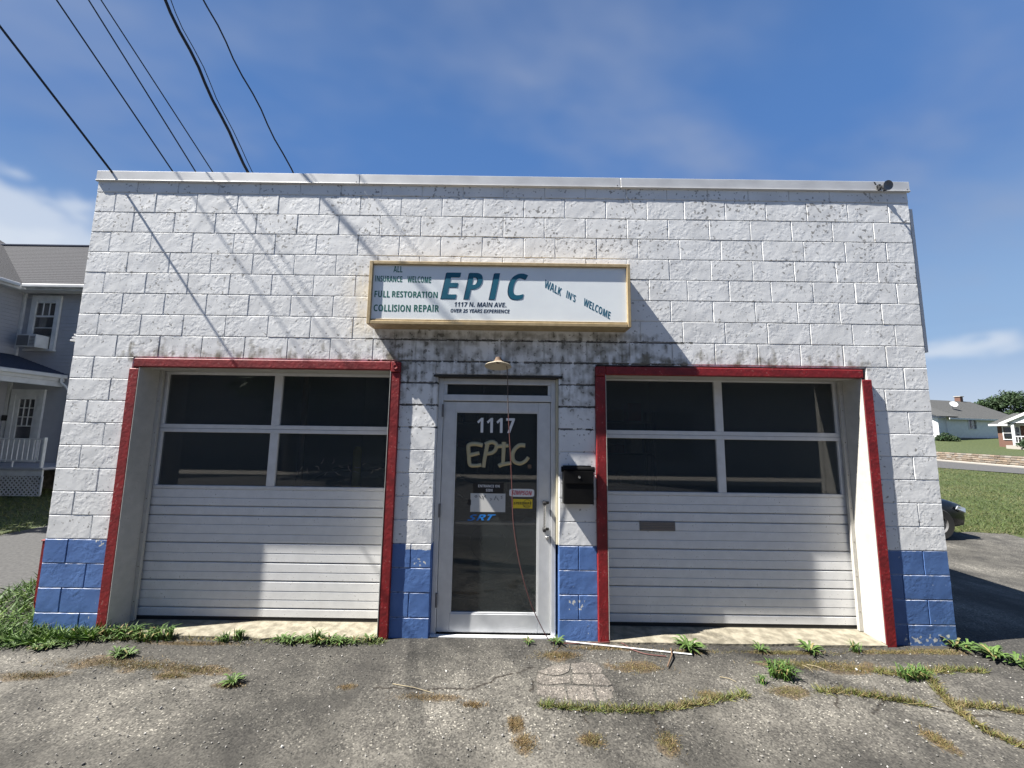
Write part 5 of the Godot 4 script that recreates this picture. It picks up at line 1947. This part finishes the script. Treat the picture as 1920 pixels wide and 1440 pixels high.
func make_right_side() -> void:
	car("parked_car", "black parked car nosing out behind the block garage wall", V(7.62, land(9.0, -5.5) + 0.005, -5.85), 0.0)
	# stone retaining wall along the side road
	var w := thing("stone_wall", "low retaining wall of mixed tan stones beyond the side road", "wall", V(33.1, 0.0, -22.48))
	var r := RandomNumberGenerator.new()
	r.seed = 21
	var dirw := V(-0.302, 0, 1).normalized()
	var bs := Basis(dirw, Vector3.UP, dirw.cross(Vector3.UP))
	cbox_b("core", V(0.22, 0.30, 0), V(60.0, 0.70, 0.25), bs, M.field_stone, w)
	var b := MB.new()
	b.use_c = true
	var course_y := 0.0
	for cy in 5:
		var s := -14.0
		while s < 12.0:
			var len := r.randf_range(0.22, 0.55)
			var k := r.randf_range(0.7, 1.3)
			var warm := r.randf()
			b.col = Color(0.215 * k, lerpf(0.195, 0.165, warm) * k, lerpf(0.17, 0.12, warm) * k)
			b.box(bs * V(s + len / 2, 0.07 + cy * 0.145, 0.0) + V(0.06 + r.randf_range(-0.02, 0.02), 0, 0), V(len - 0.02, 0.13, 0.2), 0.025, bs)
			s += len
	var sm := put("stones", b, M.tinted_stone, w)
	sm.set_meta("kind", "stuff")
	b = MB.new()
	b.bar(bs * V(-30, 0, 0) + V(-0.16, 0.03, 0), bs * V(20, 0, 0) + V(-0.16, 0.03, 0), 0.22, 0.16, 0.02)
	var ko := one("kerb", b, M.concrete_kerb, "pale concrete kerb edging the side road below the stone wall", "kerb", "", "structure")
	ko.position = V(33.0, 0.0, -22.48)
	# white house
	var y0 := bank(50.0, -43.0)
	var h := thing("white_house", "white single storey house with a grey hipped roof and satellite dish", "house", V(52.1, y0, -45.3))
	h.rotation.y = deg_to_rad(15.0)
	gable_house(h, 12.0, 8.0, 2.3, 2.2, M.white_siding, M.grey_roof, [[-2.525, -1.275, 1.0, 2.0], [3.05, 4.15, 1.0, 2.0]])
	cbox("foundation", V(-6.02, -0.95, -4.02), V(6.02, -0.02, 4.02), M.field_stone, h, 0.0)
	house_window(h, V(-1.9, 1.0, 4.0), 1.25, 1.0, 2)
	house_window(h, V(3.6, 1.0, 4.0), 1.1, 1.0, 2)
	# a lower hipped front porch block at its left end
	cbox("porch_block", V(-7.2, -0.6, 2.0), V(-6.0005, 2.1, 3.9), M.white_siding, h, 0.0)
	b = MB.new()
	b.slab([V(-7.9, 2.22, 4.3), V(-5.0, 2.22, 4.46), V(-5.2, 3.3, 2.4), V(-7.5, 3.3, 2.0)], V(0, 0.05, 0.02))
	put("porch_roof", b, M.grey_roof, h)
	var ch := cbox("chimney", V(4.3, 4.0, -0.4), V(4.85, 5.1, 0.15), M.red_brick, h, 0.02)
	cbox("chimney_cap", V(4.22, 5.1005, -0.48), V(4.93, 5.2, 0.23), M.concrete_kerb, ch, 0.02)
	var d := thing("satellite_dish", "white satellite dish on the grey roof of the white house", "dish", V(51.2, y0 + 3.35, -42.6))
	b = MB.new()
	b.lathe([Vector2(0, 0.0), Vector2(0.2, 0.04), Vector2(0.36, 0.13), Vector2(0.37, 0.14), Vector2(0.2, 0.055), Vector2(0, 0.015)], 20, Transform3D(Basis(Vector3.RIGHT, 1.0) * Basis(Vector3.BACK, 0.3), V(0, 0.45, 0.05)))
	put("reflector", b, M.trim_white, d)
	b = MB.new()
	b.tube([V(0, -0.15, 0), V(0, 0.40, 0.0)], 0.03, 0.03, 6)
	put("mast", b, M.grey_metal, d)
	# brick house
	y0 = bank(48.0, -34.0)
	h = thing("brick_house", "red brick house with a white gabled porch and front hedge", "house", V(50.1, y0 - 0.1, -30.5))
	h.rotation.y = deg_to_rad(-75.0)
	gable_house(h, 9.0, 7.0, 2.2, 1.0, M.red_brick, M.grey_roof, [[-4.1, -3.1, 0.75, 1.85], [0.9, 2.3, 0.75, 1.85]])
	house_window(h, V(-3.6, 0.75, 3.5), 1.0, 1.1, 1)
	house_window(h, V(1.6, 0.75, 3.5), 1.4, 1.1, 2)
	cbox("porch_floor", V(-3.4, -0.6, 3.5005), V(-0.3, 0.2, 5.0), M.concrete_kerb, h)
	for x in [-2.9, -0.6]:
		cbox("porch_column", V(x - 0.1, 0.2005, 4.7), V(x + 0.1, 2.15, 4.9), M.trim_white, h, 0.02)
	cbox("porch_railing", V(-2.8, 0.95, 4.76), V(-0.7, 1.03, 4.84), M.trim_white, h)
	cbox("porch_railing", V(-2.8, 0.42, 4.76), V(-0.7, 0.48, 4.84), M.trim_white, h)
	for k in 10:
		cbox("baluster", V(-2.7 + k * 0.21, 0.4805, 4.78), V(-2.66 + k * 0.21, 0.9495, 4.82), M.trim_white, h)
	b = MB.new()
	b.slab([V(-3.3, 2.18, 5.0), V(-0.3, 2.18, 5.0), V(-1.8, 2.95, 5.0)], V(0, 0, -0.06))
	put("porch_gable", b, M.trim_white, h)
	for s in [[V(-3.6, 2.08, 5.1), V(-1.8, 3.06, 5.1)], [V(0.0, 2.08, 5.1), V(-1.8, 3.06, 5.1)]]:
		b = MB.new()
		b.bar(s[0], s[1], 0.2, 0.1, 0.0, V(0, 0, 1))
		put("rake_board", b, M.trim_white, h)
		b = MB.new()
		b.slab([s[0] + V(0, 0.1, 0), s[1] + V(0, 0.1, 0), s[1] + V(0, 0.1, -4.4), s[0] + V(0, 0.1, -4.4)], V(0, 0.06, 0))
		put("porch_roof", b, M.grey_roof, h)
	for k in 6:
		bush("hedge_bush", "dark clipped shrub in the hedge before the brick house", V(44.4 + k * 0.25, y0 - 0.15, -31.0 + k * 0.95), 0.6, 70, 60 + k, "hedge before the brick house")
	for k in 3:
		bush("foundation_shrub", "small dark shrub beside the white house wall", V(45.7 + k * 0.5, bank(46, -40) - 0.1, -39.3 + 0.2 * k), 0.5 + 0.2 * (k % 2), 60, 80 + k, "shrubs by the white house")
	# trees behind the far houses
	var spots := [[79.3, -60.0, 8.7, 2.6], [83.8, -60.0, 7.6, 2.8], [73.6, -60.0, 6.3, 1.3], [76.4, -61.0, 7.2, 1.9], [88.5, -60.0, 7.4, 3.0]]
	var names := ["tallest dark green tree behind the far houses", "broad dark green tree next to the tallest one behind the houses", "small rounded tree peeping over the white house ridge", "lower dark green tree standing behind the chimney", "dense dark green tree behind the brick house"]
	for i in spots.size():
		var s: Array = spots[i]
		tree("background_tree", names[i], V(s[0], 1.2, s[1]), s[2], s[3], 600, 100 + i, Color(0.030, 0.058, 0.020), "trees behind the far houses")


func cbox_b(called: String, p: Vector3, s: Vector3, bs: Basis, m: Material, parent: Node3D) -> void:
	var b := MB.new()
	b.box(p, s, 0.0, bs)
	put(called, b, m, parent)


func bush(called: String, label: String, at: Vector3, rad: float, count: int, sd: int, group: String) -> void:
	var t := thing(called, label, "shrub", at, group)
	var r := RandomNumberGenerator.new()
	r.seed = sd
	var b := MB.new()
	b.tube([V(0, -0.1, 0), V(0, rad * 0.8, 0)], 0.04, 0.02, 5)
	put("stem", b, M.bark, t)
	var cb := Leaves.new(leaf_clump())
	for i in count:
		var d := V(r.randfn(0, 1), r.randfn(0, 1), r.randfn(0, 1)).normalized() * pow(r.randf(), 0.4) * rad
		d.y = absf(d.y) * 1.1 + 0.1
		var s := r.randf_range(0.2, 0.36)
		var k := r.randf_range(0.6, 1.3)
		cb.add(Transform3D(Basis.from_euler(V(r.randf() * TAU, r.randf() * TAU, r.randf() * TAU)).scaled(V(s, s, s)), d), Color(0.02 * k, 0.045 * k, 0.014 * k))
	cb.place("foliage", M.blade, t)


# an unseen building added to darken what the glass mirrors, and a tree
func make_across_street() -> void:
	var h := thing("added_building", "added unseen grey building that darkens the reflections in the shop glass", "building", V(0.0, 0.0, 17.0))
	cbox("wall", V(-34.0, 0.0, -3.5), V(34.0, 6.4, 3.5), M.added_wall, h, 0.0)
	cbox("parapet", V(-34.1, 6.4005, -3.6), V(34.1, 6.7, 3.6), M.roof_tar, h, 0.02)
	cbox("shop_window", V(-9.0, 0.7, -3.56), V(-3.0, 2.8, -3.5005), M.black_plastic, h, 0.0)
	cbox("shop_window", V(1.0, 0.7, -3.56), V(8.0, 2.8, -3.5005), M.black_plastic, h, 0.0)
	var sp := [[-9.0, 12.2, 7.5, 2.6]]
	for i in sp.size():
		tree("street_tree", "leafy green tree standing across the street from the shop", V(sp[i][0], 0.0, sp[i][1]), sp[i][2], sp[i][3], 500, 200 + i, Color(0.03, 0.06, 0.016))


# ---------------------------------------------------------------- weeds
func blade_mesh() -> ArrayMesh:
	var b := MB.new()
	var l := [V(-0.035, 0, 0), V(0.035, 0, 0), V(0.045, 0.45, 0.06), V(-0.02, 0.45, 0.06), V(0.02, 1.0, 0.28)]
	b.q(l[0], l[1], l[2], l[3], V(0, 0.2, -1))
	b.tri(l[3], l[2], l[4], V(0, 0.2, -1))
	return b.mesh()


func scatter(called: String, label: String, category: String, pts: Array, tall: Vector2, tints: Array, sd: int) -> void:
	var r := RandomNumberGenerator.new()
	r.seed = sd
	var fn := FastNoiseLite.new()
	fn.seed = sd
	fn.frequency = 0.35
	var mm := MultiMesh.new()
	mm.transform_format = MultiMesh.TRANSFORM_3D
	mm.use_colors = true
	mm.mesh = blade_mesh()
	mm.instance_count = pts.size()
	for i in pts.size():
		var s := r.randf_range(tall.x, tall.y)
		var bs := Basis.from_euler(V(r.randf_range(-0.9, 0.9), r.randf() * TAU, r.randf_range(-0.9, 0.9))).scaled(V(s * 1.5, s, s * 1.5))
		mm.set_instance_transform(i, Transform3D(bs, pts[i]))
		var a: Color = tints[clampi(int((fn.get_noise_2d(pts[i].x, pts[i].z) * 0.9 + r.randf()) * tints.size()), 0, tints.size() - 1)]
		var k := r.randf_range(0.7, 1.3)
		mm.set_instance_color(i, Color(a.r * k, a.g * k, a.b * k))
	var o := MultiMeshInstance3D.new()
	o.name = numbered(called)
	o.multimesh = mm
	o.material_override = M.blade
	add_child(o)
	tag(o, label, category, "", "stuff")


func rosette(sd: int, leaves: int, len: float, lift: float, wide: float) -> ArrayMesh:
	var r := RandomNumberGenerator.new()
	r.seed = sd
	var b := MB.new()
	b.use_c = true
	for i in leaves:
		var a := TAU * i / leaves + r.randf_range(-0.35, 0.35)
		var l := len * r.randf_range(0.55, 1.1)
		var up := lift * r.randf_range(0.4, 1.3)
		var u := V(cos(a), 0, sin(a))
		var s := V(-sin(a), 0, cos(a))
		var k := r.randf_range(0.7, 1.4)
		b.col = Color(0.060 * k, 0.108 * k, 0.022 * k) if r.randf() < 0.93 else Color(0.15 * k, 0.125 * k, 0.05 * k)
		var n := 6
		var prev := []
		for j in n + 1:
			var t := float(j) / n
			var p := u * l * t + V(0, l * up * sin(t * 2.2) * 0.9 + 0.004, 0)
			# toothed outline, widest past the middle
			var w := wide * l * (0.25 + 1.1 * t) * (1.0 - t * t) * (1.0 if j % 2 == 0 else 0.66)
			var c := [p - s * w + V(0, w * 0.35, 0), p, p + s * w + V(0, w * 0.35, 0)]
			if prev:
				b.q(prev[0], prev[1], c[1], c[0], Vector3.UP)
				b.q(prev[1], prev[2], c[2], c[1], Vector3.UP)
			prev = c
	return b.mesh()


func tuft(sd: int, blades: int, len: float) -> ArrayMesh:
	var r := RandomNumberGenerator.new()
	r.seed = sd
	var b := MB.new()
	b.use_c = true
	for i in blades:
		var a := r.randf() * TAU
		var u := V(cos(a), 0, sin(a))
		var s := V(-sin(a), 0, cos(a))
		var l := len * r.randf_range(0.5, 1.1)
		var lean := r.randf_range(0.15, 0.95)
		var k := r.randf_range(0.6, 1.5)
		b.col = Color(0.060 * k, 0.115 * k, 0.022 * k) if r.randf() < 0.85 else Color(0.24, 0.19, 0.08)
		var w := 0.0035 * r.randf_range(0.8, 1.6)
		var o := V(r.randfn(0, 0.02), 0, r.randfn(0, 0.02))
		var p1 := o + u * l * lean * 0.35 + V(0, l * 0.6, 0)
		var p2 := o + u * l * lean * 0.95 + V(0, l * (1.0 - 0.55 * lean), 0)
		b.q(o - s * w, o + s * w, p1 + s * w, p1 - s * w, V(0, 1, 0) - u)
		b.tri(p1 - s * w, p1 + s * w, p2, V(0, 1, 0) - u)
	return b.mesh()


func plant(called: String, label: String, group: String, me: ArrayMesh, x: float, z: float, size: float, turn: float, y := 0.008) -> void:
	var o := MeshInstance3D.new()
	o.name = numbered(called)
	o.mesh = me
	o.material_override = M.blade
	add_child(o)
	o.transform = Transform3D(Basis(Vector3.UP, turn).scaled(V(size, size, size)), V(x, land(x, z) + y, z))
	tag(o, label, "weed", group)


func make_weeds() -> void:
	var r := RandomNumberGenerator.new()
	r.seed = 55
	var ro := []
	for k in 5:
		ro.append(rosette(300 + k, 22 + k * 4, 0.10, 0.50, 0.15))
	var tu := []
	for k in 4:
		tu.append(tuft(320 + k, 46, 0.15))
	# leafy weeds along the foot of the wall
	for p in [[-4.02, 0.08], [-3.90, 0.13], [-3.74, 0.07], [-3.58, 0.06], [-3.46, 0.08], [-3.32, 0.10], [-3.20, 0.09], [-3.06, 0.11], [-3.52, 0.12], [-3.39, 0.14], [-3.26, 0.13], [-3.13, 0.14], [-2.97, 0.10], [-2.88, 0.12], [-4.1, 0.05], [-3.68, 0.13], [-2.47, 0.12], [-2.40, 0.13], [-1.87, 0.13], [-1.73, 0.10], [-1.59, 0.14], [-1.46, 0.13], [-1.32, 0.12], [-2.34, 0.10], [-1.93, 0.11], [-1.80, 0.12], [-1.66, 0.12], [-1.52, 0.12], [-1.40, 0.11], [-1.20, 0.08], [-1.10, 0.07]]:
		plant("leafy_weed", "low leafy green weed growing along the foot of the first bay", "leafy weeds along the first bay", ro[r.randi() % 5] if r.randf() < 0.6 else tu[r.randi() % 4], p[0] + r.randf_range(-0.03, 0.03), p[1] - 0.03, r.randf_range(0.5, 1.0), r.randf() * TAU)
	for p in [[-4.05, 0.22], [-3.74, 0.24], [-3.62, 0.22], [-3.80, 0.27], [-3.09, 0.33], [-3.0, 0.34], [-1.95, 0.66]]:
		plant("lot_weed", "flat green weed growing in the brown patch before the first bay", "weeds in the brown patch", ro[r.randi() % 5], p[0], p[1], r.randf_range(0.6, 0.95), r.randf() * TAU)
	plant("entrance_weed", "small green weed growing against the entrance threshold", "", ro[1], 0.17, 0.055, 0.62, 0.4)
	plant("pier_weed", "taller green weed at the foot of the mailbox pier", "", ro[2], 0.42, 0.05, 0.85, 1.4)
	plant("bay_weed", "large bushy green weed before the letter slot bay", "", ro[4], 1.52, 0.12, 1.45, 2.2)
	plant("bay_weed", "flat rosette weed growing out of the pale sill edge", "", ro[3], 2.53, 0.14, 1.15, 0.9)
	plant("bay_weed", "thin low weed between the bushy weed and the flat rosette", "", ro[0], 2.12, 0.13, 0.85, 0.2)
	plant("bay_weed", "wispy weed on the sill close to the sunlit reveal board", "", tu[1], 2.93, 0.12, 0.7, 0.2)
	for p in [[3.95, 0.06], [4.05, 0.12], [3.86, 0.04], [4.0, 0.2], [4.08, 0.28], [4.12, 0.36]]:
		plant("corner_weed", "broad green weed in the clump at the blue corner", "weeds at the blue corner", ro[r.randi() % 5], p[0], p[1], r.randf_range(0.9, 1.5), r.randf() * TAU)
	for p in [[4.05, 0.42], [4.1, 0.5], [4.12, 0.33]]:
		plant("corner_grass", "tuft of long grass trailing from the blue corner weeds", "grass tufts at the blue corner", tu[r.randi() % 4], p[0], p[1], 0.8, r.randf() * TAU)
	for p in [[2.06, 0.52], [2.10, 0.47], [2.0, 0.50]]:
		plant("grass_tuft", "dense dark green grass tuft before the second bay", "tufts before the second bay", tu[r.randi() % 4], p[0], p[1], 1.0, r.randf() * TAU)
	for p in [[3.05, 0.50], [2.98, 0.49], [3.12, 0.48]]:
		plant("grass_tuft", "spiky green grass tuft in the crack near the blue corner", "tufts in the crack", tu[r.randi() % 4], p[0], p[1], 0.8, r.randf() * TAU)
	plant("grass_tuft", "lone small grass tuft beside the dense tuft", "", tu[2], 1.85, 0.58, 0.55, 1.0)

	# grass that fills the cracks
	var fresh := [Color(0.075, 0.105, 0.022), Color(0.10, 0.12, 0.028), Color(0.13, 0.13, 0.035), Color(0.13, 0.10, 0.04)]
	var dry := [Color(0.15, 0.095, 0.04), Color(0.19, 0.14, 0.055), Color(0.11, 0.085, 0.035), Color(0.11, 0.105, 0.03)]
	var pts := []
	for l in [[[0.21, 0.84], [0.52, 0.88], [0.87, 0.88], [1.12, 0.85], [1.37, 0.78], [1.67, 0.71]], [[2.20, 0.66], [2.37, 0.66], [2.59, 0.71], [2.84, 0.79]], [[3.19, 0.46], [3.07, 0.65], [2.98, 0.86], [2.96, 1.03], [3.06, 1.20]], [[3.0, 0.78], [3.29, 0.81], [3.5, 0.9]], [[2.83, 0.41], [3.04, 0.45], [3.45, 0.37], [3.71, 0.39]]]:
		for k in l.size() - 1:
			var a := Vector2(l[k][0], l[k][1])
			var c := Vector2(l[k + 1][0], l[k + 1][1])
			for i in int(a.distance_to(c) * 1300):
				var p := a.lerp(c, r.randf()) + Vector2(r.randfn(0, 0.018), r.randfn(0, 0.018)) * (0.6 + 0.8 * absf(sin(k * 3.1 + i * 0.001)))
				pts.append(V(p.x, land(p.x, p.y) + 0.004, p.y))
	for i in 2600:
		var x := r.randf_range(-4.15, -1.05)
		var dense := smooth(-2.75, -3.1, x) + smooth(-2.0, -1.85, x) + 0.25
		if r.randf() > dense:
			continue
		var z := 0.055 + absf(r.randfn(0, 0.035))
		pts.append(V(x, land(x, z) + 0.004, z))
	scatter("crack_grass", "yellow green grass growing along the cracks in the asphalt", "grass", pts, Vector2(0.018, 0.055), fresh, 401)
	pts = []
	for q in moss_spots():
		for i in int(3600 * (q[2] + 0.1) * (q[3] * 8.0 + 0.5)):
			var x: float = q[0] + r.randfn(0, 0.5) * q[2]
			var z: float = q[1] + r.randfn(0, 0.5) * q[3]
			pts.append(V(x, land(x, z) + 0.004, z))
	scatter("dry_moss", "brown dried moss and thatch spread in patches on the asphalt", "moss", pts, Vector2(0.010, 0.026), dry, 402)
	pts = []
	for i in 5200:
		var x := r.randf_range(-6.2, -4.17)
		var z := r.randf_range(-1.6, 0.35)
		var edge := -0.75 + 0.35 * sin(x * 3.0)
		if (x < -5.25 and z < edge + 0.5) or (z > 0.28 + 0.08 * sin(x * 9.0)):
			continue
		pts.append(V(x, land(x, z) - 0.005, z))
	for i in 900:
		var x := r.randf_range(-4.6, -3.5)
		var z := 0.05 + absf(r.randfn(0, 0.10)) * smooth(-3.3, -4.4, x) + r.randf_range(0, 0.06)
		pts.append(V(x, land(x, z), z))
	scatter("verge_grass", "lush green grass beside the shop corner and the driveway", "grass", pts, Vector2(0.05, 0.16), [Color(0.075, 0.14, 0.025), Color(0.10, 0.16, 0.03), Color(0.05, 0.10, 0.02)], 403)
	# turf across the driveway and on the right
	pts = []
	for i in 16000:
		var x := r.randf_range(-15.0, -8.0)
		var z := r.randf_range(-8.5, -1.0)
		pts.append(V(x, land(x, z) - 0.005, z))
	scatter("side_lawn", "shaded grass between the driveway and the grey house", "lawn", pts, Vector2(0.05, 0.11), [Color(0.045, 0.072, 0.013), Color(0.062, 0.090, 0.018), Color(0.085, 0.100, 0.028), Color(0.095, 0.095, 0.035)], 404)
	pts = []
	for i in 90000:
		var q := 10.0 + 22.0 * pow(r.randf(), 1.5)
		var ang := r.randf_range(0.70, 1.05)
		var x := q * sin(ang) * 1.28
		var z := 3.7 - q * cos(ang) * 1.28
		if paved(x, z) or z > -5.6 - 0.2 * sin(x * 2.0) or x > 26.5:
			continue
		pts.append(V(x, land(x, z) - 0.008, z))
	scatter("mown_lawn", "mown green lawn between the lot and the side road", "lawn", pts, Vector2(0.05, 0.11), [Color(0.045, 0.072, 0.013), Color(0.062, 0.090, 0.018), Color(0.085, 0.100, 0.028), Color(0.095, 0.095, 0.035)], 405)
	# broken pieces of an old concrete patch
	var patch := [[[0.23, 0.47], [0.36, 0.38], [0.48, 0.36], [0.46, 0.47], [0.34, 0.52]], [[0.50, 0.36], [0.62, 0.33], [0.73, 0.41], [0.70, 0.47], [0.48, 0.48]], [[0.22, 0.49], [0.335, 0.535], [0.46, 0.50], [0.45, 0.60], [0.30, 0.63], [0.21, 0.60]], [[0.48, 0.50], [0.60, 0.49], [0.61, 0.62], [0.47, 0.61]], [[0.62, 0.49], [0.71, 0.49], [0.75, 0.62], [0.63, 0.63]], [[0.21, 0.62], [0.30, 0.65], [0.40, 0.625], [0.40, 0.78], [0.28, 0.77], [0.20, 0.73]], [[0.42, 0.625], [0.60, 0.64], [0.60, 0.79], [0.42, 0.79]], [[0.62, 0.645], [0.755, 0.64], [0.72, 0.75], [0.62, 0.80]]]
	var t := thing("broken_patch", "old concrete patch broken into pieces in the asphalt", "patch", V(0.47, 0.0, 0.57))
	for q in patch:
		var b := MB.new()
		var pp := []
		var tilt := r.randf_range(0.008, 0.012)
		var cx := Vector2.ZERO
		for e in q:
			cx += Vector2(e[0], e[1]) / q.size()
		for i in q.size():
			var a := Vector2(q[i][0], q[i][1])
			var c := Vector2(q[(i + 1) % q.size()][0], q[(i + 1) % q.size()][1])
			for k in 3:
				var e := a.lerp(c, k / 3.0)
				e = e.lerp(cx, -0.01) + Vector2(r.randf_range(-0.007, 0.007), r.randf_range(-0.007, 0.007))
				pp.append(V(e.x - 0.47, -0.02, e.y - 0.57))
		b.slab(pp, V(0, 0.02 + tilt, 0))
		put("piece", b, M.patch_tar, t)
	# loose gravel and crumbs of tar
	var gb := MB.new()
	gb.use_c = true
	for i in 1600:
		var x := r.randf_range(-4.4, 4.6)
		var z := 0.12 + 1.5 * r.randf()
		var s := r.randf_range(0.003, 0.008) * (1.6 if r.randf() < 0.05 else 1.0)
		var k := r.randf_range(0.08, 0.30) * (1.8 if r.randf() < 0.12 else 1.0)
		gb.col = Color(k, k * 0.97, k * 0.91)
		gb.box(V(x, land(x, z) + 0.012, z), V(s * 1.4, s, s), s * 0.2, Basis.from_euler(V(r.randf() * 3, r.randf() * 3, r.randf() * 3)))
	var go := put("gravel", gb, M.tinted_stone, self)
	tag(go, "loose pale gravel scattered over the asphalt", "gravel", "", "stuff")
